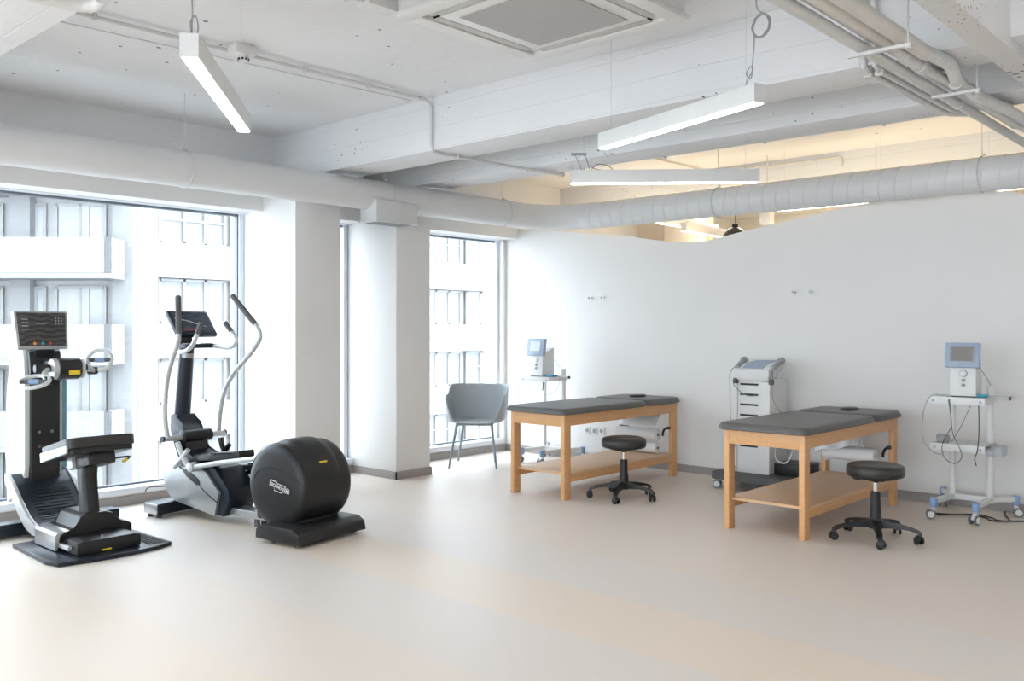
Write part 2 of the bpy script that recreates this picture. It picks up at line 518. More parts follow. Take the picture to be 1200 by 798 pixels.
# white partition with a free cut top edge
prof = [(WX, 0), (WX, 2.455), (-6.25, 2.394), (-5.2, 2.262), (-4.70, 2.170), (-4.38, 2.147), (-3.72, 2.25), (-2.91, 2.36), (-2.3, 2.41), (-1.865, 2.366), (-1.69, 2.325), (-1.2, 2.24), (-0.2, 2.42), (XR, 2.42), (XR, 0)]
struct(MB().prism(prof, 'y', YB, YB + 0.12), 'wall_back', M['plaster'], 0)
struct(MB().box(XR, XR + 0.2, YF, YE, 0, SL), 'wall_right', M['plaster'], 0)
struct(MB().box(WX - 0.3, XR, YE, YE + 0.2, 0, SL), 'wall_far', M['plaster'], 0)
wf = MB()
wf.box(WX - 0.3, -6.5, YF - 0.2, YF, 0, SL); wf.box(-1.7, -1.0, YF - 0.2, YF, 0, SL); wf.box(3.2, XR, YF - 0.2, YF, 0, SL)
wf.box(-6.5, -1.7, YF - 0.2, YF, 2.35, SL); wf.box(-1.0, 3.2, YF - 0.2, YF, 2.35, SL)
wf.box(-6.5, -1.7, YF - 0.2, YF, 0, 0.15); wf.box(-1.0, 3.2, YF - 0.2, YF, 0, 0.15)
struct(wf, 'wall_front', M['plaster'], 0)
# skirting
def skirt(name, *boxes):
    m = MB()
    for b in boxes: m.box(*b, 0, 0.07)
    struct(m, name, M['skirt'], 0)
skirt('baseboard_back', (WX, XR, YB - 0.012, YB))
skirt('baseboard_left', (WX, WX + 0.012, 0.3, 4.145), (WX, WX + 0.012, 4.6, 5.24), (WX, WX + 0.012, 5.645, YB))
skirt('baseboard_column', (-6.83, -6.128, 4.133, 4.145), (-6.14, -6.128, 4.133, 4.597), (-6.83, -6.188, 5.228, 5.24), (-6.2, -6.188, 5.228, 5.657), (-6.83, -6.188, 5.645, 5.657))
skirt('baseboard_right', (XR - 0.012, XR, YF, YB))

# windows
def window(n, y0, y1, mull=(), side=True):
    r = shell('window_%d' % n)
    f = MB()
    gx = -6.95
    f.box(gx - 0.02, gx + 0.03, y0, y1, 2.300, 2.318)
    if side:
        f.box(gx - 0.02, gx + 0.03, y0, y0 + 0.02, 0.14, 2.31)
        f.box(gx - 0.02, gx + 0.03, y1 - 0.012, y1, 0.14, 2.31)
    for m_ in mull: f.box(gx - 0.02, gx + 0.02, m_ - 0.01, m_ + 0.01, 0.14, 2.31)
    f.box(gx - 0.02, gx + 0.01, y0, y1, 0.132, 0.146)
    f.build('window_gasket', M['alu'], r, smooth=0)
    g = MB()
    g.box(gx - 0.06, WX + 0.0, y0 - 0.0, y1 + 0.06, 2.318, 2.36)
    g.box(gx - 0.06, gx + 0.05, y1, y1 + 0.045, 0.1, 2.33, 0.004)
    g.box(gx - 0.06, gx + 0.05, y0 - 0.045, y0, 0.1, 2.33, 0.004)
    g.build('window_frame', M['alu_white'], r)
    MB().box(gx - 0.08, WX + 0.02, y0 - 0.02, y1 + 0.03, 0.084, 0.132, 0.004).build('window_sill', M['alu_white'], r)
    MB().box(gx - 0.008, gx, y0, y1, 0.14, 2.31).build('window_pane', M['glass'], r, smooth=0)
    return r
window(1, 0.345, 4.10)
window(2, 5.69, 7.27, side=False)
window(3, -4.75, -1.05)  # unseen, put in to bring more daylight into the room
window(6, 4.63, 5.19, side=False)
def fill_window(n, x0, x1):
    r = shell('window_%d' % n)
    f = MB()
    for a, b, c, d in ((x0, x0 + .05, .15, 2.35), (x1 - .05, x1, .15, 2.35), (x0, x1, .15, .2), (x0, x1, 2.3, 2.35)):
        f.box(a, b, YF - 0.12, YF - 0.06, c, d)
    f.build('window_frame', M['alu_white'], r)
    MB().box(x0 + .05, x1 - .05, YF - 0.1, YF - 0.092, .2, 2.3).build('window_pane', M['glass'], r, smooth=0)
fill_window(4, -6.5, -1.7); fill_window(5, -1.0, 3.2)  # invented glazing out of view, made large to let in fill light
# ================================================================== AIR DUCT
duct = thing('air_duct', 'long round white duct, smooth along the windows and spiral-ribbed along the partition', 'duct', (-5.95, 6.8, 2.46))
DO = Vector((-5.95, 6.8, 2.46))
def dl(x, y, z): return (x - DO.x, y - DO.y, z - DO.z)
m = MB(); m.tube([dl(-5.95, y, 2.46) for y in (-4.9, -1.0, 3.0, 6.62)], 0.125, 36); m.build('smooth_duct_run', M['duct'], duct)
m = MB()
bend = [(-5.95, 6.62, 2.46)]
for k in range(1, 8):
    a = rad(90 * k / 8)
    bend.append((-5.95 + 0.46 * (1 - math.cos(a)), 6.62 + 0.46 * math.sin(a), 2.46))
bend.append((-5.49, 7.08, 2.46))
m.tube([dl(*p) for p in bend], 0.125, 36); m.build('duct_elbow', M['duct'], duct)
# spiral duct: seam ribs
m = MB()
SEG = 40; PITCH = .12; TURNS = 73; prof_ = ((0, .125), (.054, .125), (.056, .1235), (.060, .1280), (.065, .125))
cols = []
for k in range(SEG * TURNS):
    th = 2 * PI * k / SEG; xb = -5.50 + PITCH * k / SEG
    cols.append([m.bm.verts.new(dl(min(max(xb + dx, -5.49), 3.38), 7.08 + r_ * math.sin(th), 2.455 + r_ * math.cos(th))) for dx, r_ in prof_])
for k in range(len(cols) - 1):
    for i in range(4): m.bm.faces.new((cols[k][i], cols[k][i + 1], cols[k + 1][i + 1], cols[k + 1][i]))
    if k + SEG + 1 < len(cols): m.bm.faces.new((cols[k][4], cols[k + SEG][0], cols[k + SEG + 1][0], cols[k + 1][4]))
m.build('spiral_duct_run', M['duct'], duct, smooth=25)
m = MB(); m.tube([dl(-5.50, 7.08, 2.457), dl(-5.495, 7.08, 2.457), dl(-5.365, 7.08, 2.457), dl(-5.36, 7.08, 2.457)], [.126, .1285, .1285, .126], 36); m.build('duct_collar', M['duct'], duct)
def strap(name, c, axis, top):
    m = MB()
    n = 20; P = []
    for k in range(n):
        a = 2 * PI * k / n
        if axis == 'y': P.append(dl(c[0] + 0.130 * math.cos(a), c[1], c[2] + 0.130 * math.sin(a)))
        else: P.append(dl(c[0], c[1] + 0.130 * math.cos(a), c[2] + 0.130 * math.sin(a)))
    m.tube(P, 0.004, 6, closed=True)
    m.cyl(dl(c[0], c[1], c[2] + 0.13), dl(c[0], c[1], top), 0.003, 6)
    m.box(*[v for v in (dl(*c)[0] + .0, dl(*c)[0] + .0 + .02)], dl(*c)[1] - .01, dl(*c)[1] + .01, .13, .145)
    m.build(name, M['pipe'], duct)
for yy in (0.1, 3.11, 4.9, 6.36): strap('duct_strap', (-5.95, yy, 2.46), 'y', 2.99)
for xx in (-4.03, -1.9, 0.2): strap('duct_strap', (xx, 7.08, 2.455), 'x', 2.99)
for yy in (1.0, 5.28): m = MB(); m.tube([dl(-5.95, yy - .004, 2.46), dl(-5.95, yy, 2.46), dl(-5.95, yy + .004, 2.46)], [.1262, .1275, .1262], 36); m.build('duct_joint', M['duct'], duct)
ob = MB().box(*[c for c in (-6.02 + 5.95, -5.81 + 5.95)], 4.70 - 6.8, 5.145 - 6.8, -0.225, -0.05, 0.004)
ob.box(-6.035 + 5.95, -5.795 + 5.95, 4.685 - 6.8, 5.16 - 6.8, -0.232, -0.222)
outlet = ob.build('duct_outlet_box', M['duct'], duct)
g = MB()
for k in range(7): g.box(-0.055 + k * .026, -0.043 + k * .026, 4.74 - 6.8, 5.11 - 6.8, -0.236, -0.2315)
g.build('outlet_grille', M['grey_plastic'], outlet)

# ================================================================== LINEAR PENDANT LIGHTS
def linear_light(label, a, b, zb, wires, power=34, color=(1, .985, .96), mat_='led', group='linear ceiling lights', top=SL):
    a, b = Vector(a + (0,)), Vector(b + (0,))
    c = (a + b) / 2; L = (b - a).length
    ang = math.degrees(math.atan2(b.y - a.y, b.x - a.x))
    t = thing('linear_pendant_light', label, 'ceiling light', (c.x, c.y, zb), ang, group)
    h = L / 2
    MB().box(-h, h, -0.032, 0.032, 0.004, 0.088, 0.0015).build('light_housing', M['white_paint'], t)
    MB().box(-h + .003, h - .003, -0.026, 0.026, 0.0, 0.0045).build('light_diffuser', M[mat_], t, smooth=0)
    for s in (-1, 1): MB().box(s * h - .0015, s * h + .0015, -0.033, 0.033, 0.003, 0.089).build('end_cap', M['duct'], t)
    for s in (-1, 1):
        MB().cyl((s * h * .86, 0, .088), (s * h * .86, 0, top - zb - .001), 0.0011, 6).cyl((s * h * .86, 0, .088), (s * h * .86, 0, .108), .006, 8).build('suspension_wire', M['cable_white'], t)
    if wires == 'loop':
        m = MB(); x0 = h * .95
        m.tube([(x0, 0, .088), (x0 + .005, 0, .14), (x0 - .03, .01, .17), (x0 - .075, .01, .14), (x0 - .06, 0, .10), (x0 - .01, 0, .11), (x0, .005, .18), (x0 + .004, 0, .35), (x0 - .01, 0, SL - zb)], .0032, 6, smooth=6)
        m.build('power_cable', M['cable_grey'], t)
    if wires == 'coil':
        m = MB(); x0 = h * .93
        zc = .35
        P = [(x0 - .05, 0, .088), (x0 - .035, 0, .12), (x0, 0, .16), (x0 - .02, .01, .185), (x0 - .04, 0, .155), (x0 - .01, 0, .125), (x0, 0, .2), (x0 + .01, 0, .30), (x0, 0, zc)]
        for k in range(1, 34):
            a_ = PI + 2 * PI * k / 9
            R_ = .052 + .004 * math.sin(k * 1.7)
            P.append((x0 + .052 + R_ * math.cos(a_), .004 * math.sin(k * 2.3), zc + R_ * math.sin(a_)))
        P += [(x0 + .03, 0, zc + .08), (x0 + .02, 0, zc + .14), (x0 + .01, 0, SL - zb)]
        m.tube(P, .003, 6, smooth=4)
        m.build('power_cable', M['cable_grey'], t)
    if wires == 'bundle':
        m = MB(); x0 = -h * .88
        m.tube([(x0, 0, .088), (x0 - .02, 0, .14), (x0 - .04, 0, .19), (x0 - .01, 0, .2), (x0 + .03, 0, .17), (x0 + .05, .01, .10)], .003, 6, smooth=5)
        m.tube([(x0 + .06, 0, .09), (x0 + .10, 0, .13), (x0 + .17, 0, .12), (x0 + .20, 0, .09), (x0 + .12, .01, .095), (x0 + .05, 0, .12), (x0 + .02, 0, .19)], .003, 6, smooth=5)
        m.box(x0 - .07, x0 + .03, -.012, .012, .19, .205)
        m.build('power_cable', M['cable_grey'], t)
    return t
linear_light('bright linear light hanging near the smoke detector, pointing towards the windows', (-3.98, 2.39), (-3.03, 1.60), 2.315, 'loop')
linear_light('white linear light with a coiled cable above its right end, below the air conditioner', (-3.102, 4.148), (-1.941, 3.780), 2.37, 'coil')
linear_light('linear light seen flat from the side just above the ribbed duct', (-3.745, 4.66), (-2.798, 5.435), 2.30, 'bundle', top=2.62)
# added fill lights in the same kind of fitting, all out of view
for (a, b, wh) in (((-3.2, -1.6), (-2.0, -1.6), 'nearest the windows'), ((-0.6, -1.6), (0.6, -1.6), 'straight behind the camera'), ((0.9, 3.4), (2.1, 3.4), 'nearest the partition'), ((0.9, 0.4), (2.1, 0.4), 'right beside the camera')):
    linear_light('white linear fill light added outside the view, ' + wh, a, b, 2.35, '')
    add_light('unseen_uplight', 'AREA', ((a[0] + b[0]) / 2, (a[1] + b[1]) / 2, 2.45), (PI, 0, 0), 34, (1.0, .98, .96), 1.2, .06)  # extra upward fill, added to brighten the ceiling
# beyond the partition
linear_light('warm linear light showing under the duct over the partition, left of the black pendant', (-5.10, 7.75), (-5.15, 9.0), 2.415, '', mat_='led_warm', group='lights beyond the partition')
linear_light('warm linear light beyond the partition, partly hidden by its top edge', (-4.89, 7.9), (-4.94, 9.1), 2.33, '', mat_='led_warm', group='lights beyond the partition')
for x, y, wh in ((-3.3, 7.75, 'right of the small white box'), (-1.6, 7.75, 'below the duct at the right edge'), (0.2, 7.75, 'beyond the right edge')):
    linear_light('warm linear light just over the partition top, ' + wh, (x - .5, y), (x + .5, y), 2.42, '', mat_='led_warm', group='lights beyond the partition')
for (x, y, e) in ((-5.2, 8.0, 8), (-3.0, 7.85, 7), (-0.8, 7.85, 7), (1.6, 7.9, 6), (-2, 10.5, 26), (-5, 11, 20)):
    add_light('unseen_uplight', 'AREA', (x, y, 2.1), (PI, 0, 0), e, (1.0, 0.83, 0.57), 1.8, .35)
add_light('far_fill_light', 'AREA', (-5.0, 9.3, 2.93), (0, 0, 0), 30, (1.0, .90, .74), 1.2, .6)  # added fill without a fitting, lightens the tan panel and far end

pl = thing('pendant_lamp', 'small black dome pendant lamp beyond the white partition', 'lamp', (-4.64, 8.5, 2.295))
MB().lathe([(.128, 0), (.122, .02), (.10, .06), (.066, .09), (.034, .105), (.03, .135), (0, .138)], seg=28).build('lamp_shade', M['black'], pl)
MB().cyl((0, 0, .13), (0, 0, SL - 2.295), .003, 6).build('lamp_cord', M['cable_black'], pl)
bx = thing('ceiling_box', 'small white box above the partition edge beside the black pendant lamp', 'box', (-4.03, 8.0, 2.34))
MB().box(-.05, .05, -.05, .05, 0, .17, .004).build('box_body', M['white_plastic'], bx)
MB().cyl((0, 0, .17), (0, 0, .66), .006, 8).build('box_rod', M['pipe'], bx)
# far room elements
o = MB().box(-6.83, -6.35, 9.9, 10.3, 0, SL).build('column', M['tan']); o['kind'] = 'structure'
dp = thing('door_panel', 'tan timber panel standing beyond the partition under the duct', 'panel', (-5.9, 9.6, 0))
MB().box(-.32, .28, 0, .05, 0, 2.75, .004).build('panel_board', M['tan'], dp)
MB().box(.28, .34, -.01, .06, 0, 2.8, .003).build('panel_frame', M['wood_shelf'], dp)

# ================================================================== AIR CONDITIONER CASSETTE
ac = thing('air_conditioner', 'square white ceiling cassette air conditioner with grey intake grille', 'air conditioner', (-2.875, 3.37, 2.865))
fr = MB()
A, B_ = .515, .505
for s in (0,):
    fr.box(-A, A, B_ - .085, B_, 0, .028, .006); fr.box(-A, A, -B_, -B_ + .085, 0, .028, .006)
    fr.box(-A, -A + .085, -B_ + .085, B_ - .085, 0, .028, .006); fr.box(A - .085, A, -B_ + .085, B_ - .085, 0, .028, .006)
fr.box(-A + .15, A - .15, -B_ + .15, B_ - .15, .004, .03, .004)
fr.box(-A + .02, A - .02, -B_ + .02, B_ - .02, .022, .134)
fr.build('cassette_panel', M['ac'], ac)
MB().box(-A + .225, A - .225, -B_ + .21, B_ - .21, -.002, .01).build('intake_grille', M['ac_grille'], ac)
for (x0, x1, y0, y1, d) in ((-A + .09, -A + .145, -B_ + .16, B_ - .16, 'x'), (A - .145, A - .09, -B_ + .16, B_ - .16, 'x'), (-A + .16, A - .16, -B_ + .09, -B_ + .145, 'y'), (-A + .16, A - .16, B_ - .145, B_ - .09, 'y')):
    MB().box(x0, x1, y0, y1, .016, .021).build('air_slot', M['dark'], ac, smooth=0)
    if d == 'x': MB().box(x0 + .004, x1 - .004, y0, y1, .006, .011, .002, Matrix.Rotation(0, 4, 'X')).build('louvre', M['vane'], ac)
    else: MB().box(x0, x1, y0 + .004, y1 - .004, .006, .011, .002).build('louvre', M['vane'], ac)

# ================================================================== CONDUITS, DETECTOR, JUNCTION BOXES
c1 = MB()
P = [(-4.78, 1.51, 2.97), (-4.78, 4.30, 2.97), (-4.78, 4.345, 2.955), (-4.78, 4.362, 2.92), (-4.78, 4.362, 2.66), (-4.775, 4.375, 2.615), (-4.77, 4.43, 2.603), (-4.70, 5.66, 2.603), (-4.68, 5.70, 2.605)]
c1.tube(P, .0115, 10)
for y in (2.0, 2.6, 3.3, 3.8, 4.27): c1.box(-4.798, -4.762, y - .008, y + .008, 2.953, 2.99, .003)
c1.tube([(-4.684, 5.69, 2.604), (-4.680, 5.73, 2.604)], .019, 12)
for y in (4.6, 4.85, 5.35): c1.box(-4.775, -4.735, y - .008, y + .008, 2.588, 2.62, .003)
tag(c1.build('conduit_pipe', M['pipe']), 'thin white conduit crossing the ceiling and dropping down the beam face', 'pipe')
c3 = MB(); c3.tube([(-5.05, 1.51, 2.985), (-4.92, 4.3, 2.985)], .004, 6)
tag(c3.build('ceiling_wire', M['pipe']), 'thin painted wire running beside the ceiling conduit', 'wire')
jb = thing('smoke_detector', 'white ceiling box with a small round detector on the conduit', 'smoke detector', (-4.72, 2.83, 2.97))
MB().box(-.05, .05, -.075, .055, -.03, .03, .006).build('detector_base', M['white_plastic'], jb)
MB().lathe([(0, -.065), (.022, -.065), (.03, -.055), (.032, -.045), (.032, -.03)], seg=20).build('detector_head', M['white_plastic'], jb)
mm = MB()
for k in range(9):
    a = 2 * PI * k / 9
    mm.box(.027, .0335, -.006, .006, -.058, -.046, mtx=Matrix.Rotation(a, 4, 'Z'))
mm.build('detector_vents', M['dark'], jb, smooth=0)
b2 = thing('junction_box', 'small white junction box with cable glands at the top edge of the view', 'junction box', (-3.50, 2.84, 2.95))
MB().box(-.05, .05, -.09, .09, -.03, .045, .004).build('box_body', M['white_plastic'], b2)
MB().cyl((0, -.09, 0), (0, -.13, 0), .016, 12).cyl((0.0, -.13, 0), (0, -.15, 0), .02, 8).tube([(0, -.13, 0), (-.05, -.16, -.01), (-.09, -.13, 0)], .006, 6, smooth=4).build('cable_gland', M['pipe'], b2)
tag(MB().tube([(-3.50, 1.6, 2.965), (-3.50, 2.70, 2.96)], .012, 10).build('conduit_pipe', M['pipe']), 'short conduit leading to the junction box at the top edge', 'pipe')
# rounded channel under the near beam
ch = MB(); P = []
ch.tube([(-3.60, 0.9, 2.59), (-3.58, 1.36, 2.59), (-3.54, 1.47, 2.592), (-3.45, 1.47, 2.60)], .027, 14, smooth=5)
tag(ch.build('drain_pipe', M['pipe']), 'grey pipe elbow under the near beam in the top left corner', 'pipe')
# conduit along the lower edge of the second beam
c4 = MB(); c4.tube([(-4.0, 5.715, 2.635), (-2.6, 5.72, 2.628), (-1.2, 5.72, 2.63), (3.3, 5.72, 2.63)], .011, 8)
for x in (-3.7, -2.9, -2.1, -1.45): c4.box(x - .008, x + .008, 5.70, 5.735, 2.61, 2.66, .003)
tag(c4.build('conduit_pipe', M['pipe']), 'conduit clipped along the lower edge of the beam before the partition', 'pipe')
# pair of conduits dropping down the beam face
for k, (x, r_) in enumerate(((-1.70, .017), (-1.645, .014))):
    c5 = MB()
    c5.tube([(x, 4.33, 2.985), (x, 4.355, 2.95), (x, 4.358, 2.66), (x, 4.372, 2.615), (x + .002, 4.42, 2.597), (x + .01, 5.50, 2.597), (x + .03, 5.60, 2.597), (x + .10, 5.665, 2.597)], r_, 10)
    c5.box(x - .02, x + .02, 4.42, 4.45, 2.575, 2.62, .004)
    tag(c5.build('conduit_pipe', M['pipe']), ('left' if k == 0 else 'right') + ' one of two conduits dropping down the beam beside the pipe bundle', 'pipe', 'twin conduits')
# main pipe bundle running along the room
p1 = MB(); p1.tube([(-1.515, -4.9, 2.555), (-1.515, 2.0, 2.555), (-1.515, 6.72, 2.555), (-1.515, 6.86, 2.66), (-1.515, 6.95, 2.68), (-1.515, 8.28, 2.68)], .026, 16)
for y in (3.9, 5.2): p1.tube([(-1.515, y - .01, 2.555), (-1.515, y + .01, 2.555)], .030, 16)
tag(p1.build('service_pipe', M['pipe']), 'straight grey pipe, lowest of the bundle under the beams', 'pipe')
p2_ = MB(); p2_.tube([(-1.485, -4.9, 2.592), (-1.485, 4.1, 2.592), (-1.48, 4.35, 2.59), (-1.48, 6.2, 2.59), (-1.47, 6.7, 2.70), (-1.47, 8.28, 2.72)], .013, 12)
tag(p2_.build('service_pipe', M['pipe']), 'thinner pipe beside the straight grey pipe of the bundle', 'pipe')
def flexhose(path, r, name_label):
    m = MB(); n = 44; P = [Vector(p) for p in path]
    Q = []
    for i in range(len(P) - 1):
        p0 = P[i - 1] if i else P[0] * 2 - P[1]; p3 = P[i + 2] if i + 2 < len(P) else P[-1] * 2 - P[-2]
        for k in range(40):
            t = k / 40
            Q.append(0.5 * ((2 * P[i]) + (-p0 + P[i + 1]) * t + (2 * p0 - 5 * P[i] + 4 * P[i + 1] - p3) * t * t + (-p0 + 3 * P[i] - 3 * P[i + 1] + p3) * t ** 3))
    Q.append(P[-1])
    pts, rr = [], []; s_ = 0
    for i in range(len(Q) - 1):
        s_ += (Q[i + 1] - Q[i]).length
        ph = (s_ % .032) / .032
        pts.append(Q[i]); rr.append(r * (1.0 - .24 * max(0, math.cos(2 * PI * ph)) ** 2))
    m.tube(pts, rr, 18)
    return m
t = thing('insulated_pipe', 'cream insulated pipe with corrugated flexible joint in the bundle, nearer the straight pipe', 'pipe', (-1.437, 4.0, 2.583))
MB().tube([(0, -8.9, .0), (0, .04, 0)], .030, 16).build('pipe_run', M['pipe_warm'], t)
flexhose([(0, .03, 0), (-.005, .20, -.01), (-.012, .40, -.005)], .030, '').build('flexible_joint', M['pipe'], t, smooth=60)
MB().tube([(-.012, .39, -.005), (-.012, .46, -.005)], .036, 16).tube([(-.012, .46, -.005), (0, .9, 0), (.01, 1.1, -.02), (.02, 2.0, -.02)], .024, 14).tube([(.02, 2.0, -.02), (.03, 2.3, -.02), (.03, 2.85, .22), (.03, 4.28, .22)], .024, 14).build('pipe_run', M['pipe'], t)
t = thing('insulated_pipe', 'cream insulated pipe with a bent corrugated joint in the bundle, farther from the straight pipe', 'pipe', (-1.37, 4.0, 2.583))
MB().tube([(0, -8.9, .0), (0, .22, .0)], .033, 16).build('pipe_run', M['pipe_warm'], t)
flexhose([(0, .21, .0), (.014, .34, .004), (.020, .52, .003), (-.01, .70, -.01), (-.03, .79, -.015)], .031, '').build('flexible_joint', M['pipe'], t, smooth=60)
MB().tube([(-.03, .77, -.015), (-.03, .84, -.015)], .038, 16).tube([(-.03, .84, -.015), (-.025, .97, -.015)], .026, 14).tube([(-.02, 1.2, -.02), (.01, 1.55, -.02), (.02, 2.0, -.02), (.04, 2.25, -.02), (.045, 2.85, .22), (.045, 4.28, .22)], .030, 14).build('pipe_run', M['pipe'], t)
flexhose([(-.025, .96, -.015), (-.022, 1.08, -.02), (-.02, 1.22, -.02)], .031, '').build('flexible_joint', M['pipe'], t, smooth=60)
for k, (y, x0, x1) in enumerate(((3.84, -1.56, -1.295), (4.80, -1.52, -1.295))):
    t = thing('pipe_hanger', ('near' if k == 0 else 'far') + ' bracket with threaded rod carrying the pipe bundle', 'bracket', (-1.37, y, 2.53), 0, 'pipe hangers')
    MB().box(x0 + 1.37, x1 + 1.37, -.012, .012, -.022, -.008, .002).build('hanger_rail', M['pipe'], t)
    MB().cyl((x1 + 1.355, 0, -.02), (x1 + 1.355, 0, .468), .004, 8).cyl((x1 + 1.355, 0, -.03), (x1 + 1.355, 0, -.01), .012, 6).build('hanger_rod', M['pipe'], t)
# pitted concrete trunk along the room
o = MB().box(-1.175, -1.06, -4.9, 5.38, 2.57, 2.79, .006).build('concrete_beam', M['pitted']); o['kind'] = 'structure'
# conduit and markings beyond the partition
tag(MB().tube([(-4.86, 5.75, 2.985), (-4.86, 8.26, 2.985), (-4.84, 8.285, 2.97), (-4.1, 8.285, 2.95), (-3.45, 8.285, 2.95), (-3.42, 8.285, 2.93), (-3.42, 8.285, 2.86)], .009, 8).build('conduit_pipe', M['pipe_warm']), 'thin conduit beyond the partition turning along the warm-lit beam', 'pipe')
tag(MB().tube([(-3.0, 8.0, 2.985), (-3.0, 8.0, 2.5)], .004, 6).build('hanger_rod', M['pipe']), 'thin rod hanging from the warm-lit ceiling beyond the partition', 'rod')
# low wall hooks
for x, lab in ((-5.644, 'left hook of the pair on the wall over the table by the windows'), (-5.481, 'right hook of the pair on the wall over the table by the windows'), (-3.447, 'left hook of the pair on the wall above the white tower unit'), (-3.294, 'right hook of the pair on the wall above the white tower unit')):
    t = thing('coat_hook', lab, 'hook', (x, YB, 1.658), 0, 'wall hooks')
    MB().cyl((0, 0, 0), (0, -.006, 0), .014, 16, .002).build('hook_plate', M['chrome'], t)
    MB().cyl((0, -.004, 0), (0, -.04, 0), .006, 10).cyl((0, -.036, 0), (0, -.05, 0), .013, 16, .003).build('hook_knob', M['silver_dark'], t)
for x, z, lab in ((-5.69, .305, 'left white socket low on the wall behind the table by the windows'), (-5.60, .305, 'middle white socket low on the wall behind the table by the windows'), (-5.51, .31, 'right white socket low on the wall behind the table by the windows'), (-3.05, .375, 'left white socket low on the wall behind the table on the right'), (-2.97, .375, 'right white socket low on the wall behind the table on the right')):
    t = thing('wall_socket', lab, 'socket', (x, YB, z), 0, 'wall sockets')
    MB().box(-.038, .038, -.010, 0, -.038, .038, .003).build('socket_plate', M['white_plastic'], t)
    MB().cyl((0, -.0105, 0), (0, -.009, 0), .021, 20).build('socket_well', M['grey_plastic'], t)
# ================================================================== TREATMENT TABLES
def rrect(x0, x1, y0, y1, r, n=6, corners=(1, 1, 1, 1)):
    P = []
    for (cx, cy, a0, on) in ((x1 - r, y1 - r, 0, corners[0]), (x0 + r, y1 - r, 90, corners[1]), (x0 + r, y0 + r, 180, corners[2]), (x1 - r, y0 + r, 270, corners[3])):
        rr = r if on else r * .25
        ccx = cx + (r - rr) * (1 if cx > (x0 + x1) / 2 else -1); ccy = cy + (r - rr) * (1 if cy > (y0 + y1) / 2 else -1)
        for k in range(n + 1):
            a = rad(a0 + 90 * k / n)
            P.append((ccx + rr * math.cos(a), ccy + rr * math.sin(a)))
    return P

def cushion(prof, z0, z1, inset):
    """upholstered pad: soft rounded top edge, flat underside"""
    m = MB(); bm = m.bm
    cx = sum(p[0] for p in prof) / len(prof); cy = sum(p[1] for p in prof) / len(prof)
    xs = [p[0] for p in prof]; ys = [p[1] for p in prof]
    wx, wy = (max(xs) - min(xs)) / 2, (max(ys) - min(ys)) / 2
    mx, my = (max(xs) + min(xs)) / 2, (max(ys) + min(ys)) / 2
    def ring(i, z):
        sx, sy = (wx - i) / wx, (wy - i) / wy
        return [bm.verts.new((mx + (p[0] - mx) * sx, my + (p[1] - my) * sy, z)) for p in prof]
    h = z1 - z0
    R = [ring(.012, z0), ring(0.0, z0 + .006), ring(0.0, z0 + .018), ring(inset * .25, z0 + h * .62), ring(inset * .6, z0 + h * .86), ring(inset, z0 + h * .96), ring(inset * 2.2, z1)]
    for A, B in zip(R, R[1:]):
        for k in range(len(prof)):
            k2 = (k + 1) % len(prof)
            bm.faces.new((A[k], A[k2], B[k2], B[k]))
    bm.faces.new(R[0][::-1]); bm.faces.new(R[-1])
    return m

def make_table(label):
    t = thing('treatment_table', label, 'treatment table', (-4.76, 6.305, 0), 0, 'wooden treatment tables')
    hx, hy, H_ = .285, .815, .67
    for sx in (-1, 1):
        for sy in (-1, 1):
            xa, xb = sorted((sx * hx, sx * (hx - .038))); ya, yb = sorted((sy * hy, sy * (hy - .08)))
            MB().box(xa, xb, ya, yb, 0, H_, .003).build('leg', M['wood'], t)
    for sx in (-1, 1):
        xa, xb = sorted((sx * (hx - .002), sx * (hx - .026)))
        MB().box(xa, xb, -hy + .08, hy - .08, H_ - .09, H_, .002).build('side_rail', M['wood'], t)
        MB().box(xa, xb, -hy + .08, hy - .08, .135, .19, .002).build('lower_rail', M['wood'], t)
    for sy in (-1, 1):
        ya, yb = sorted((sy * (hy - .001), sy * (hy - .024)))
        MB().box(-hx + .038, hx - .038, ya, yb, H_ - .095, H_, .002).build('end_rail', M['wood'], t)
    MB().box(-hx + .004, hx - .004, -hy + .09, hy - .09, .19, .208, .002).box(-hx + .038, hx - .038, -hy + .045, -hy + .1, .19, .208).box(-hx + .038, hx - .038, hy - .1, hy - .045, .19, .208).build('shelf', M['wood_shelf'], t)
    cushion(rrect(-.322, .322, -.865, .300, .06, corners=(1, 1, 1, 1)), H_, H_ + .050, .020).build('main_cushion', M['vinyl'], t, smooth=60)
    hc = cushion(rrect(-.322, .322, .312, .862, .085, corners=(1, 1, .6, .6)), H_, H_ + .052, .020).build('head_cushion', M['vinyl'], t, smooth=60)
    MB().lathe([(.0, -.01), (.058, -.01), (.064, .004), (.060, .014), (.045, .018), (0, .015)], (0, .60, H_ + .054), seg=28, sx=1.0, sy=1.55).build('face_hole_plug', M['vinyl_black'], hc, smooth=60)
    # roll holder at the wall end
    for sx in (-1, 1):
        m = MB()
        m.box(sx * .255 - .014, sx * .255 + .014, .70, .735, .43, .455, .004)
        m.tube([(sx * .250, .71, .44), (sx * .245, .67, .435), (sx * .235, .655, .40), (sx * .23, .665, .375)], .010, 8, smooth=4)
        m.build('roll_holder', M['black'], t)
    return t
t1 = make_table('wooden treatment table nearer the windows, dark grey cushions, grey chair beside it')
t2 = dup(t1, (-2.785, 6.285, 0), 0, 'wooden treatment table on the right, dark grey cushions, in front of the white tower unit')

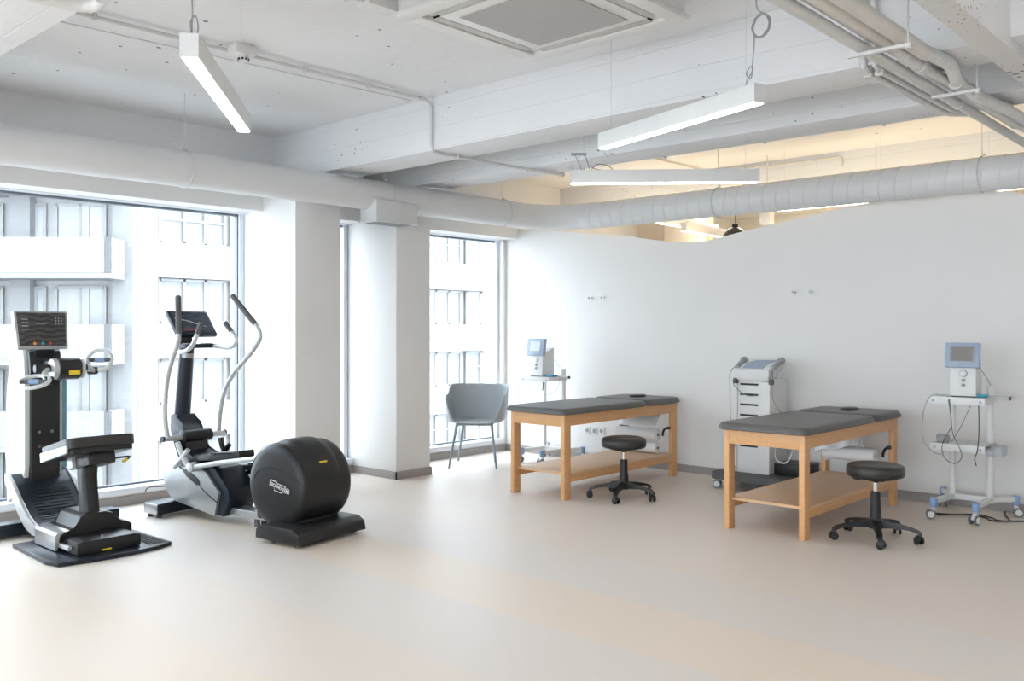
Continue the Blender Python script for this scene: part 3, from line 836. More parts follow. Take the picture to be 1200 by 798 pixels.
def paper_roll(label, c, r, L, core=True):
    t = thing('paper_roll', label, 'paper roll', c)
    MB().lathe([(r * .26, 0), (r - .003, 0), (r, .004), (r, L - .004), (r - .003, L), (r * .26, L)], (-L / 2, 0, 0), (1, 0, 0), 32).build('paper', M['paper'], t)
    MB().lathe([(r * .26, 0), (r * .26, L + .002), (r * .2, L + .002), (r * .2, 0)], (-L / 2, 0, 0), (1, 0, 0), 20).build('core', M['card'], t)
    MB().cyl((L / 2 - .03, 0, 0), (L / 2 + .0005, 0, 0), r * .2, 16).build('core_hole', M['dark'], t)
    return t
paper_roll('white paper roll held under the wall end of the table by the windows', (-4.77, 6.92, .385), .055, .44)
paper_roll('white paper roll lying on the lower shelf of the table by the windows', (-4.80, 6.96, .208 + .052), .052, .44)
paper_roll('white paper roll held under the wall end of the table on the right', (-2.79, 6.90, .385), .052, .40)
# paper strip hanging from the roll
def cloth(name, pts_fn, nu, nv, material, label, cat, th=.003):
    m = MB(); V = [[m.bm.verts.new(pts_fn(i / nu, j / nv)) for j in range(nv + 1)] for i in range(nu + 1)]
    for i in range(nu):
        for j in range(nv):
            m.bm.faces.new((V[i][j], V[i + 1][j], V[i + 1][j + 1], V[i][j + 1]))
    o = m.build(name, material, smooth=80)
    s = o.modifiers.new('thickness', 'SOLIDIFY'); s.thickness = th
    if label: tag(o, label, cat)
    return o
cloth('paper_sheet', lambda u, v: (-4.98 + .42 * u, 6.895 + .10 * v, .452 + .115 * v + .02 * math.sin(PI * v)), 6, 10, M['paper'], 'sheet of paper drawn up from the roll under the table by the windows', 'paper sheet')
def towel_fn(u, v):
    x = -3.02 + .33 * u
    s = v * 1.0
    z = .575 - .22 * abs(s - .35) ** .8 * 1.3 + .012 * math.sin(9 * u + 5 * v)
    y = 6.78 + .20 * s + .015 * math.sin(14 * u + 3 * v)
    z -= .07 * (1 - u) ** 2
    return (x, y, min(z, .57))
cloth('white_towel', towel_fn, 26, 22, M['paper'], 'crumpled white paper sheet hanging over the roll under the table on the right', 'paper sheet')

# ================================================================== STOOLS
def make_stool(label, loc, rz):
    t = thing('rolling_stool', label, 'stool', loc, rz, 'black rolling stools')
    MB().lathe([(0, .402), (.155, .402), (.170, .408), (.176, .420), (.178, .440), (.176, .462), (.166, .477), (.14, .484), (0, .486)], seg=44).build('seat', M['vinyl_black'], t, smooth=50)
    MB().lathe([(0, .375), (.03, .375), (.045, .388), (.12, .392), (.13, .402)], seg=28).box(-.10, .10, -.045, .045, .384, .402, .004).build('seat_plate', M['black'], t)
    lv = MB(); lv.tube([(-.02, -.05, .385), (-.05, -.10, .375), (-.075, -.115, .370), (-.115, -.13, .378), (-.135, -.128, .380)], .006, 8, smooth=4)
    lv.build('height_lever', M['black'], t)
    MB().cyl((0, 0, .29), (0, 0, .40), .014, 18).build('gas_lift', M['chrome'], t)
    MB().lathe([(0, .105), (.036, .105), (.036, .16), (.031, .20), (.029, .305), (.022, .308), (.0, .308)], seg=24).cyl((0, 0, .365), (0, 0, .40), .019, 18).build('lift_cover', M['black'], t)
    b = MB(); b.lathe([(0, .075), (.045, .075), (.050, .09), (.047, .12), (.036, .135), (0, .135)], seg=24)
    for k in range(5):
        a = Matrix.Rotation(2 * PI * k / 5, 4, 'Z')
        secs = [(.02, .030, .080, .130), (.08, .027, .085, .122), (.15, .023, .088, .112), (.21, .020, .082, .101), (.25, .019, .070, .090), (.276, .017, .056, .074)]
        rings = []
        for (x, hw, z0, z1) in secs:
            rings.append([b.bm.verts.new(a @ Vector(p)) for p in ((x, -hw, z0), (x, hw, z0), (x, hw * .8, z1), (x, -hw * .8, z1))])
        for A_, B__ in zip(rings, rings[1:]):
            for i in range(4): b.bm.faces.new((A_[i], A_[(i + 1) % 4], B__[(i + 1) % 4], B__[i]))
        b.bm.faces.new(rings[0][::-1]); b.bm.faces.new(rings[-1])
    b.build('star_base', M['black'], t, smooth=40)
    for k in range(5):
        a = rad(72 * k); ca = Matrix.Translation((.262 * math.cos(a), .262 * math.sin(a), 0)) @ Matrix.Rotation(a + 1.1 + k * 1.3, 4, 'Z')
        c = MB()
        for s in (-1, 1):
            p0 = ca @ Vector((.008, s * .008, .0255)); p1 = ca @ Vector((.008, s * .024, .0255))
            c.cyl(p0, p1, .0252, 20, .004)
        c.prism([(-.012, .03), (-.010, .05), (.0, .058), (.022, .056), (.034, .040), (.036, .03), (.01, .028)], 'y', -.011, .011, .003, mtx=ca)
        c.cyl(ca @ Vector((0, 0, .045)), ca @ Vector((0, 0, .078)), .008, 10)
        c.build('caster', M['black'], t)
    return t
make_stool('black rolling stool in front of the table by the windows', (-4.20, 5.90, 0), -69)
make_stool('black rolling stool in front of the table on the right', (-2.19, 5.83, 0), -64)

# ================================================================== CHAIR
ct = thing('tub_chair', 'grey moulded tub chair with four slim legs by the second window', 'chair', (-6.285, 6.345, 0), 35)
m = MB(); NU, NV = 64, 20
def sm(a, b, x):
    t = max(0, min(1, (x - a) / (b - a))); return t * t * (3 - 2 * t)
def chair_pt(th, v):
    # th=0 points to the back (+y), pi to the front
    a = abs(th)
    side = sm(rad(58), rad(92), a); front = sm(rad(108), rad(148), a)
    hrim = .345 * (1 - side) + .255 * side
    hrim = hrim * (1 - front) + (-.015) * front
    rx, ry_b, ry_f = .285, .250, .235
    dx, dy = math.sin(th), math.cos(th)
    ry = ry_b if dy > 0 else ry_f
    # superellipse outline
    n_ = 3.8
    R = 1.0 / ((abs(dx) / rx) ** n_ + (abs(dy) / ry) ** n_) ** (1 / n_)
    base = .91
    if v < .45:
        f = v / .45 * base; z = .435 + .012 * (f / base) ** 4
        z += front * -.008 * (f / base) ** 2
    else:
        t = (v - .45) / .55
        f = base + (1 - base) * math.sin(min(1, t * 1.6) * PI / 2)
        z = .447 + hrim * (t ** 1.25)
        if dy > 0: f += .05 * t * dy * 1.0
    y = R * f * dy; x = R * f * dx
    return (x, y + .0, z)
rings = []
for j in range(1, NV + 1):
    rings.append([m.bm.verts.new(chair_pt(-PI + 2 * PI * i / NU, j / NV)) for i in range(NU)])
c0 = m.bm.verts.new((0, 0, .435))
for i in range(NU): m.bm.faces.new((c0, rings[0][i], rings[0][(i + 1) % NU]))
for A_, B__ in zip(rings, rings[1:]):
    for i in range(NU): m.bm.faces.new((A_[i], A_[(i + 1) % NU], B__[(i + 1) % NU], B__[i]))
o = m.build('seat_shell', M['chair'], ct, smooth=80)
sd = o.modifiers.new('thickness', 'SOLIDIFY'); sd.thickness = .012; sd.offset = 1
sb = o.modifiers.new('smooth', 'SUBSURF'); sb.levels = 1; sb.render_levels = 1
for (tx, ty, fx_, fy_) in ((-.17, -.155, -.232, -.238), (.17, -.155, .232, -.238), (-.16, .14, -.232, .238), (.13, .12, .150, .205)):
    MB().tube([(tx, ty, .418), (fx_, fy_, .004)], [.0145, .010], 12).cyl((fx_, fy_, 0), (fx_, fy_, .006), .011, 12).build('leg', M['chair_leg'], ct)
MB().tube([(-.17, -.155, .414), (.17, -.155, .414), (.17, .155, .414), (-.17, .155, .414)], .011, 8, closed=True).box(-.12, .12, -.12, .12, .413, .424, .003).build('seat_frame', M['chair_leg'], ct)

# ================================================================== DEVICE TROLLEYS
def caster(parent, x, y, ang, r=.032, name='caster', colr='grey_plastic', housing=None):
    """twin wheel with fork; returns part"""
    mt = Matrix.Translation((x, y, 0)) @ Matrix.Rotation(rad(ang), 4, 'Z')
    f = MB()
    f.cyl(mt @ Vector((0, 0, r + .02)), mt @ Vector((0, 0, r * 2 + .022)), .010, 12)
    f.prism([(-.012, r * 2 + .008), (.016, r * 2 + .008), (.034, r + .012), (.036, r), (.018, r), (.0, r + .03)], 'y', -.016, .016, .003, mtx=mt)
    o = f.build(name, M['white_plastic'], parent)
    wv = MB()
    for s in (-1, 1):
        wv.cyl(mt @ Vector((.018, s * .017, r)), mt @ Vector((.018, s * .030, r)), r, 24, .004)
    wv.build('wheel', M['caster_wheel'], o)
    h = MB()
    for s in (-1, 1):
        h.cyl(mt @ Vector((.018, s * .030, r)), mt @ Vector((.018, s * .0325, r)), r * .68, 20)
    h.build('wheel_hub', M['white_plastic'], o)
    return o

def make_trolley(label, loc, rz=0):
    # local origin: floor under the shelf centre; front faces -y
    t = thing('device_trolley', label, 'trolley', loc, rz, 'device trolleys')
    posts = ((-.115, .15), (.135, .15))
    MB().cyl((posts[0][0], posts[0][1], .10), (posts[0][0], posts[0][1], .865), .019, 20).build('post', M['white_paint'], t)
    MB().cyl((posts[1][0], posts[1][1], .10), (posts[1][0], posts[1][1], .935), .022, 20).cyl((posts[1][0], posts[1][1], .93), (posts[1][0], posts[1][1], .94), .023, 20).build('post', M['white_paint'], t)
    # base: cross bar and four splayed legs
    b = MB(); b.box(-.135, .155, .125, .175, .105, .145, .006)
    feet = ((-.150, -.165, 200), (.130, -.175, 250), (.262, .300, 20), (-.235, .330, 120))
    st = ((-.115, .14), (.135, .14), (.135, .16), (-.115, .16))
    for (fx, fy, _), (sx, sy) in zip(feet, st):
        d = Vector((fx - sx, fy - sy, 0)); L = d.length; a = math.atan2(d.y, d.x)
        b.box(0, L, -.020, .020, .108, .142, .005, Matrix.Translation((sx, sy, 0)) @ Matrix.Rotation(a, 4, 'Z'))
    b.build('base_frame', M['white_paint'], t)
    for fx, fy, a in feet:
        MB().cyl((fx, fy, .085), (fx, fy, .150), .026, 22, .004).build('bumper', M['blue_plastic'], t)
        caster(t, fx, fy, a, .033)
    # shelves
    for (nm, z, x0, x1, y0, y1) in (('top_shelf', .865, -.195, .175, -.13, .16), ('lower_shelf', .535, -.185, .175, -.13, .16)):
        s = MB(); s.box(x0, x1, y0, y1, z - .012, z, .002)
        s.box(x0, x1, y0, y0 + .003, z - .05, z, .001); s.box(x0, x0 + .003, y0, y1, z - .04, z, .001); s.box(x1 - .003, x1, y0, y1, z - .04, z, .001)
        o = s.build(nm, M['white_paint'], t)
        k = MB()
        for xx in (x0 + .03, x1 - .03): k.cyl((xx, y0 - .003, z - .028), (xx, y0, z - .028), .009, 14)
        k.build('screw_cap', M['bezel'], o)
    MB().tube([(.10, .05, .868), (.17, .05, .865), (.285, .05, .862)], .011, 12).build('push_handle', M['silver'], t)
    MB().tube([(.280, .05, .862), (.292, .05, .862)], .0135, 14).build('handle_cap', M['black'], t)
    MB().box(.06, .155, -.05, .03, .866, .884, .008).build('accessory_clip', M['cyan'], t)
    bk = MB(); bk.box(.178, .275, -.12, .02, .47, .474, .001)
    for a_ in ((.178, .181, -.12, .02), (.272, .275, -.12, .02), (.178, .275, -.12, -.117), (.178, .275, .017, .02)): bk.box(*a_, .474, .535, .001)
    bk.build('side_basket', M['clear'], t, smooth=0)
    return t
def make_device(label, loc, rz, lcd):
    t = thing('therapy_device', label, 'medical device', loc, rz, 'therapy devices')
    # front faces -y, z measured from the shelf
    MB().hexa([(-.085, -.10, .006), (.085, -.10, .006), (.085, .09, .006), (-.085, .09, .006), (-.083, -.085, .225), (.083, -.085, .225), (.083, .09, .29), (-.083, .09, .29)], .006).build('device_body', M['white_plastic'], t)
    MB().box(-.08, .08, -.09, .08, 0, .008, .002).build('device_foot', M['black'], t)
    mt = Matrix.Translation((-.004, -.088, .205)) @ Matrix.Rotation(rad(-9), 4, 'X')
    o = MB().box(-.112, .112, -.03, .012, 0, .175, .006, mt).build('monitor', M['bezel'], t)
    MB().box(-.080, .080, -.0312, -.028, .038, .148, .001, mt).build('screen_surround', M['grey_plastic'], o)
    MB().box(-.066, .066, -.0325, -.0305, .046, .142, 0, mt).build('screen', M[lcd], o, smooth=0)
    MB().box(-.018, .018, -.0325, -.0295, .012, .019, .001, mt).build('badge', M['grey_plastic'], o)
    for (x, z, r) in ((0.004, .165, .021), (.004, .118, .011), (.004, .083, .011)):
        yy = -.10 + .015 * z / .22
        MB().cyl((x, yy + .004, z), (x, yy - .016, z), r, 20, .003).build('control_knob', M['white_paint' if r > .015 else 'grey_plastic'], t)
    MB().lathe([(.021, 0), (.0255, 0), (.0255, .003), (.021, .003)], (.004, -.0865, .165), (0, -1, 0.07), 24).build('knob_ring', M['grey_plastic'], t)
    return t
TR2 = (-1.975, 6.91, 0); TR1 = (-5.915, 6.93, 0)
tr2 = make_trolley('white device trolley on blue-collared casters at the right edge, beside the stool', TR2, 0)
dup(tr2, TR1, 0, 'white device trolley behind the table by the windows')
make_device('white therapy device with blue-framed monitor, on the trolley at the right edge', (-1.965, 6.93, .866), 4, 'lcd')
make_device('white therapy device with blue-framed monitor, on the trolley behind the table by the windows', (-5.955, 6.95, .866), 0, 'lcd_bright')

def cable(label, pts, r, m_, cat='cable', group=None, sm_=6):
    o = MB().tube(pts, r, 6, smooth=sm_).build('electrode_cable' if 'floor' not in label else 'power_cord', M[m_])
    return tag(o, label, cat, group)
def cabs(T, which):
    x, y, _ = T
    def q(px, py, pz): return (x + px, y + py, pz)
    cable('pale looped electrode cable hanging left of the ' + which, [q(-.10, -.10, .872), q(-.17, -.125, .874), q(-.215, -.14, .80), q(-.235, -.145, .66), q(-.225, -.15, .55), q(-.16, -.16, .475), q(-.10, -.16, .46), q(-.085, -.15, .48)], .0026, 'cable_grey')
    cable('dark electrode lead looping down the front of the ' + which, [q(-.06, -.12, .87), q(-.045, -.15, .80), q(-.035, -.155, .68), q(-.02, -.16, .60), q(.02, -.165, .52), q(.035, -.165, .45), q(-.01, -.165, .405), q(-.07, -.165, .43), q(-.095, -.165, .50), q(-.075, -.165, .58), q(-.035, -.16, .66), q(-.042, -.155, .76), q(-.07, -.12, .872)], .0026, 'rubber')
    cable('thin electrode lead crossing behind the shelves of the ' + which, [q(.06, .02, .85), q(.03, -.02, .75), q(-.01, -.05, .64), q(-.05, -.10, .548)], .003, 'cable_grey')
    cable('black cord hanging at the right side of the ' + which, [q(.12, -.08, .85), q(.128, -.10, .74), q(.130, -.11, .60), q(.128, -.14, .50), q(.115, -.15, .45), q(.125, -.15, .40)], .0034, 'cable_black')
cabs(TR2, 'trolley at the right edge')
x, y, _ = TR1
cable('pale electrode cable curving off the left of the trolley by the windows', [(x - .10, y - .10, .872), (x - .19, y - .12, .872), (x - .225, y - .13, .80), (x - .225, y - .13, .68), (x - .20, y - .13, .60), (x - .12, y - .14, .50)], .0035, 'cable_white')
cable('pale cable looping below the top shelf of the trolley by the windows', [(x - .02, y - .09, .83), (x + .02, y - .1, .74), (x + .10, y - .08, .69), (x + .18, y - .05, .72), (x + .20, y, .80), (x + .17, y + .04, .86)], .003, 'cable_white')
cable('small dark jack lead hanging under the top shelf of the trolley by the windows', [(x + .06, y - .08, .82), (x + .065, y - .09, .77), (x + .062, y - .09, .73)], .006, 'cable_black', sm_=3)
for (k, xx, lab) in ((0, 0, 'thin cable behind the device on the trolley at the right edge'),):
    cable(lab, [(-1.885, 6.99, 1.06), (-1.85, 7.02, .99), (-1.83, 7.03, .94)], .003, 'cable_grey', sm_=3)
cable('thin cable from the back of the device to the trolley post by the windows', [(-5.87, 7.0, 1.06), (-5.82, 7.04, .98), (-5.79, 7.06, .94)], .003, 'cable_white', sm_=3)
t = thing('electrode_handpiece', 'grey cylindrical electrode handpiece on the lower shelf of the trolley at the right edge', 'electrode', (-2.07, 6.80, .567))
MB().cyl((-.045, 0, 0), (.03, -.01, 0), .030, 20, .004).build('handpiece_body', M['grey_plastic'], t)
MB().cyl((-.055, .001, 0), (-.044, 0, 0), .027, 20).build('handpiece_face', M['white_plastic'], t)
cable('black power cord lying on the floor under the trolley at the right edge', [(-2.20, 6.90, .006), (-2.08, 6.95, .006), (-1.98, 7.03, .006), (-1.86, 7.0, .006), (-1.80, 6.92, .006), (-1.74, 6.95, .006), (-1.60, 7.06, .006), (-1.56, 7.0, .006)], .005, 'cable_black')
cable('second black power cord coiled on the floor behind the trolley casters', [(-2.14, 6.86, .007), (-2.02, 6.94, .016), (-1.92, 7.08, .006), (-1.80, 7.0, .006), (-1.76, 6.90, .018), (-1.70, 7.0, .006), (-1.78, 7.2, .006), (-1.81, 7.34, .006)], .0045, 'cable_black')

# ================================================================== TOWER UNIT
t = thing('tower_unit', 'tall white therapy tower with black slots and a tilted control panel, behind the right table', 'medical device', (-3.60, 7.02, 0))
b = MB(); b.prism(rrect(-.33, .34, -.26, .24, .05), 'z', .082, .140, .008); b.build('base_plate', M['rubber'], t)
for fx, fy, a in ((-.27, -.20, 200), (.28, -.20, 300), (-.27, .19, 170), (.28, .19, 20)):
    caster(t, fx, fy, a, .036, colr='grey_plastic')
MB().prism([(-.115, .14), (-.100, .90), (-.100, .985), (-.02, 1.035), (.16, 1.06), (.20, .98), (.20, .14)], 'x', -.150, .06, .006).build('tower_body', M['white_plastic'], t)
for (x0, x1) in ((-.165, -.150), (.060, .145)):
    MB().prism([(-.128, .142), (-.112, .90), (-.085, .93), (.14, .93), (.205, .90), (.205, .142)], 'x', x0, x1, .006).build('side_cheek', M['white_plastic'], t)
for z in (.88, .795, .71, .622, .535, .45, .365):
    yf = -.115 + .015 * (z - .14) / .76
    MB().box(-.128, .035, yf - .0035, yf + .01, z - .008, z + .008, .001).build('vent_slot', M['black'], t)
MB().prism([(-.128, .915), (-.137, 1.005), (-.02, 1.055), (.17, 1.075), (.17, 1.03), (-.05, .93)], 'x', -.160, .145, .006).build('control_head', M['white_plastic'], t)
a = math.atan2(.05, .117)
sc = MB().hexa([(-.10, -.115, 1.014), (.085, -.115, 1.014), (.085, -.03, 1.050), (-.10, -.03, 1.050), (-.10, -.117, 1.020), (.085, -.117, 1.020), (.085, -.032, 1.057), (-.10, -.032, 1.057)], .001)
sc.hexa([(-.10, -.02, 1.053), (.085, -.02, 1.053), (.085, .15, 1.070), (-.10, .15, 1.070), (-.10, -.02, 1.060), (.085, -.02, 1.060), (.085, .15, 1.078), (-.10, .15, 1.078)], .001)
sc.build('control_panel', M['bezel'], t)
for sx, x in ((-1, -.155), (1, .165)):
    m = MB()
    m.cyl((x, -.11, 1.02), (x + .01 * sx, .02, 1.075), .022, 18, .005)
    m.cyl((x + .01 * sx, .01, 1.072), (x + .012 * sx, .05, 1.082), .030, 18, .006)
    if sx > 0: m.cyl((x, -.11, 1.02), (x - .015, -.14, .93), .012, 12)
    m.build('handpiece', M['grey_plastic'], t)
    hk = MB().box(x - .018 - .0 * sx, x + .012, -.145, -.10, .885, .93, .005)
    hk.build('handpiece_hook', M['rubber'], t)
for pts, nm in (([(-.16, -.13, 1.03), (-.20, -.14, .98), (-.205, -.14, .88), (-.20, -.13, .5), (-.19, -.05, .3)], 0), ([(-.18, -.14, .91), (-.15, -.15, .86), (-.08, -.14, .80), (-.02, -.13, .785), (.02, -.125, .79)], 1), ([(.17, -.11, 1.0), (.175, -.13, .88), (.18, -.12, .75), (.26, -.05, .60), (.28, 0, .5)], 2)):
    MB().tube(pts, .004, 6, smooth=6).build('handpiece_cable', M['cable_grey'], t)
MB().box(.150, .42, -.05, .22, .141, .235, .006).build('compressor_box', M['anthracite'], t)
MB().tube([(.150, -.02, .36), (.165, -.06, .30), (.20, -.08, .26), (.26, -.08, .25), (.30, -.07, .29), (.31, -.04, .36)], .007, 8, smooth=6).build('air_hose', M['cable_white'], t)
# ================================================================== CROSS TRAINER (local x to the rear, y to the far side)
et = thing('cross_trainer', 'black and silver cross trainer with a large round flywheel housing facing the windows', 'exercise machine', (-6.29, 3.28, 0), 8)
MB().box(-.085, .085, -.275, .315, .022, .105, .016).build('front_foot', M['navy'], et)
MB().box(-.08, .08, -.276, -.20, .024, .103, .012).build('front_foot_cap', M['silver_dark'], et)
for x, y in ((-.05, -.24), (.05, -.24), (-.05, .28), (.05, .28), (.85, -.03), (.85, .03), (1.30, -.27), (1.52, -.27), (1.30, .20), (1.52, .20)): MB().cyl((x, y, 0), (x, y, .05), .02, 12).build('rubber_foot', M['rubber'], et)
rb = MB(); rb.prism([(1.19, .022), (1.60, .022), (1.585, .085), (1.53, .115), (1.24, .115), (1.195, .085)], 'y', -.33, .25, .012); rb.build('rear_base', M['anthracite'], et)
rl = MB(); rl.box(.45, 1.25, -.065, -.030, .055, .105, .008).box(.45, 1.25, .03, .065, .055, .105, .008).box(.45, 1.25, -.03, .03, .07, .10, .003); rl.build('base_rail', M['silver_dark'], et)
# drum housing
def drum(r):
    return [(0, -.006), (r * .55, -.004), (r * .86, .006), (r * .96, .022), (r, .05)]
cx, cz, R_ = 1.245, .338, .272
pr = [(0, 0.0), (.14, .001), (.21, .005), (.245, .013), (.262, .026), (.270, .045), (.272, .07), (.272, .38), (.270, .405), (.262, .425), (.245, .438), (.21, .447), (.14, .451), (0, .452)]
dm = MB(); dm.lathe(pr, (cx, -.225, cz), (0, 1, 0), 72)
drumo = dm.build('flywheel_housing', M['anthracite'], et, smooth=50)
# saddle between drum and base
MB().prism([(1.02, .10), (1.42, .10), (1.40, .18), (1.36, .26), (1.10, .26), (1.0, .20)], 'y', -.17, .155, .012).build('housing_skirt', M['anthracite'], et)
# raised centre spine over the drum
sp = MB(); n = 40; rings = []
for k in range(n + 1):
    a = rad(15 + 150 * k / n)
    bulge = .018 * math.sin(PI * k / n) + .002
    ring = []
    for (yy, rr_) in ((-.10, R_ - .01), (-.075, R_ + bulge * .8), (-.03, R_ + bulge), (.07, R_ + bulge), (.115, R_ + bulge * .8), (.14, R_ - .01)):
        ring.append(sp.bm.verts.new((cx + rr_ * math.cos(a), yy - .02, cz + rr_ * math.sin(a))))
    rings.append(ring)
for A_, B__ in zip(rings, rings[1:]):
    for i in range(5): sp.bm.faces.new((A_[i], A_[i + 1], B__[i + 1], B__[i]))
sp.bm.faces.new(rings[0]); sp.bm.faces.new(rings[-1][::-1])
sp.build('housing_spine', M['anthracite'], drumo, smooth=50)
# panel joints: one around the drum, one arching over the side face
gj = MB()
P = [(cx + .273 * math.cos(rad(a)), -.19 + .35 * 0, cz + .273 * math.sin(rad(a))) for a in range(18, 178, 8)]
gj.tube(P, .0022, 6)
P = [(cx + .2725, y, cz + .045) for y in (-.17, 0, .14)]
gj.tube([(cx + .268, -.185, cz + .048), (cx + .2695, -.1, cz + .048), (cx + .2695, .13, cz + .048)], .0022, 6)
P = [(cx - .19, -.2225, cz + .04), (cx - .15, -.2235, cz + .09), (cx - .08, -.2250, cz + .115), (cx, -.2262, cz + .115), (cx + .10, -.2245, cz + .09), (cx + .20, -.2215, cz + .055), (cx + .262, -.20, cz + .045)]
gj.tube(P, .0022, 6, smooth=5)
gj.build('panel_joint', M['dark'], drumo)
MB().box(cx + .2665, cx + .2755, -.055, .005, cz + .082, cz + .094, .001, Matrix.Translation((cx, 0, cz)) @ Matrix.Rotation(rad(-15), 4, 'Y') @ Matrix.Translation((-cx, 0, -cz + .0))).build('warning_label', M['yellow'], drumo)
# logo plate with lettering on the round face
lm = Matrix.Translation((cx + .055, -.2285, cz + .0)) @ Matrix.Rotation(rad(10), 4, 'Y')
lp = MB()
outl = [(-.088, .030), (-.030, .030), (-.026, .020), (.052, .020), (.056, .010), (.090, .010), (.094, -.020), (.036, -.020), (.030, -.032), (-.040, -.032), (-.046, -.010), (-.090, -.010)]
lp.prism([(p[0], p[1]) for p in outl], 'y', -.002, .004, 0, mtx=lm)
plate = lp.build('logo_plate', M['white_paint'], drumo, smooth=0)
inl = MB(); inl.prism([(p[0] * .94, p[1] * .84) for p in outl], 'y', -.0027, 0, 0, mtx=lm)
inl.build('logo_field', M['anthracite'], plate, smooth=0)
def lettering(txt, size, name, material, parent, mtx):
    cu = bpy.data.curves.new(name, 'FONT'); cu.body = txt; cu.size = size; cu.align_x = 'CENTER'; cu.align_y = 'CENTER'; cu.extrude = .0004; cu.offset = .0006
    o = bpy.data.objects.new(name, cu)
    me = bpy.data.meshes.new_from_object(o)
    bpy.data.objects.remove(o); bpy.data.curves.remove(cu)
    me.transform(mtx)
    me.materials.clear(); me.materials.append(material)
    ob = bpy.data.objects.new(name, me); COL.objects.link(ob); ob.parent = parent
    return ob
lettering('TECHNOGYM', .0275, 'lettering', M['white_paint'], plate, lm @ Matrix.Translation((.0, -.0034, -.001)) @ Matrix.Rotation(rad(4), 4, 'Y') @ Matrix.Rotation(rad(90), 4, 'X'))
# body shells at the front
side = [(-.065, .545), (-.075, .40), (-.065, .28), (-.03, .19), (.03, .13), (.10, .105), (.53, .050), (.575, .215), (.43, .345), (.27, .385), (.20, .37), (.12, .42), (.06, .56)]
for s in (-1, 1):
    a_, b_ = (-.135, -.110) if s < 0 else (.125, .150)
    MB().prism(side, 'y', a_, b_, .006).build('side_shell', M['silver_dark'], et)
    e_ = MB(); yy = -.136 if s < 0 else .151
    e_.tube([(.13, yy, .36), (.30, yy, .285), (.44, yy, .20), (.565, yy, .145)], .0035, 6)
    e_.build('shell_seam', M['dark'], et)
    e2 = MB(); e2.prism([(.17, .345), (.24, .345), (.36, .285), (.375, .25), (.34, .245), (.22, .30)], 'y', min(yy, yy + .004 * s), max(yy, yy + .004 * s), .001)
    e2.build('shell_opening', M['black'], et)
MB().prism([(-.075, .50), (-.085, .40), (-.075, .27), (-.035, .175), (.03, .115), (.10, .09), (.60, .045), (.66, .17), (.645, .24), (.50, .37), (.30, .42), (.12, .47), (.08, .54)], 'y', -.11, .125, .012).build('inner_body', M['navy'], et)
# hood, post
MB().prism([(-.06, .54), (.10, .53), (.15, .56), (.12, .60), (.05, .65), (.01, .72), (-.075, .72), (-.085, .62)], 'y', -.065, .10, .02).build('post_hood', M['navy'], et)
MB().prism([(-.02, .34), (.10, .34), (.15, .40), (.12, .53), (-.03, .53)], 'y', -.07, .11, .01).build('post_foot', M['black_soft'], et)
po = MB(); rings = []
for k in range(13):
    t_ = k / 12; z = .60 + .63 * t_; x = -.055 + .07 * t_; rx = .050; ry = .066 - .012 * t_
    rings.append([po.bm.verts.new((x + rx * math.cos(2 * PI * i / 28), .018 + ry * math.sin(2 * PI * i / 28), z)) for i in range(28)])
for A_, B__ in zip(rings, rings[1:]):
    for i in range(28): po.bm.faces.new((A_[i], A_[(i + 1) % 28], B__[(i + 1) % 28], B__[i]))
po.bm.faces.new(rings[0][::-1]); po.bm.faces.new(rings[-1])
po.build('console_post', M['navy'], et, smooth=60)
MB().lathe([(.0675, 0), (.070, .002), (.070, .034), (.0675, .036)], (.004, .018, 1.135), (.11, 0, 1), 28, sx=.78, sy=.86).build('post_collar', M['silver_dark'], et)
# pivot bar and moving arms
MB().tube([(.10, -.245, .562), (.10, .285, .558)], .021, 18).build('pivot_bar', M['silver'], et)
MB().tube([(.10, -.09, .565), (.10, -.085, .565), (.10, .15, .562), (.10, .155, .562)], [.030, .046, .046, .030], 22).build('pivot_cover', M['black'], et)
for y0, y1 in ((-.252, -.240), (.280, .292)): MB().tube([(.10, y0, .562), (.10, y1, .562)], .022, 18).build('pivot_cap', M['black'], et)
armL = MB().tube([(.115, -.215, .570), (.100, -.225, .70), (.110, -.230, .84), (.145, -.235, 1.0), (.205, -.240, 1.13), (.255, -.240, 1.22), (.278, -.240, 1.32), (.276, -.240, 1.42), (.272, -.240, 1.55)], .0175, 14, smooth=6).build('moving_arm', M['silver'], et)
MB().tube([(.278, -.240, 1.31), (.276, -.240, 1.43), (.272, -.240, 1.562)], .0205, 14).ball((.272, -.240, 1.562), .0205).build('arm_grip', M['rubber'], armL)
armR = MB().tube([(.090, .240, .565), (.105, .240, .70), (.150, .240, .86), (.260, .240, 1.01), (.370, .240, 1.10), (.470, .240, 1.18), (.545, .240, 1.26), (.555, .240, 1.315), (.50, .240, 1.385), (.37, .240, 1.49), (.26, .240, 1.58)], .0175, 14, smooth=6).build('moving_arm', M['silver'], et)
MB().tube([(.51, .240, 1.375), (.38, .240, 1.482), (.255, .240, 1.585)], .0205, 14).ball((.255, .240, 1.585), .0205).build('arm_grip', M['rubber'], armR)
# console
cm = Matrix.Translation((-.035, .10, 1.375)) @ Matrix.Rotation(rad(-38), 4, 'Y')
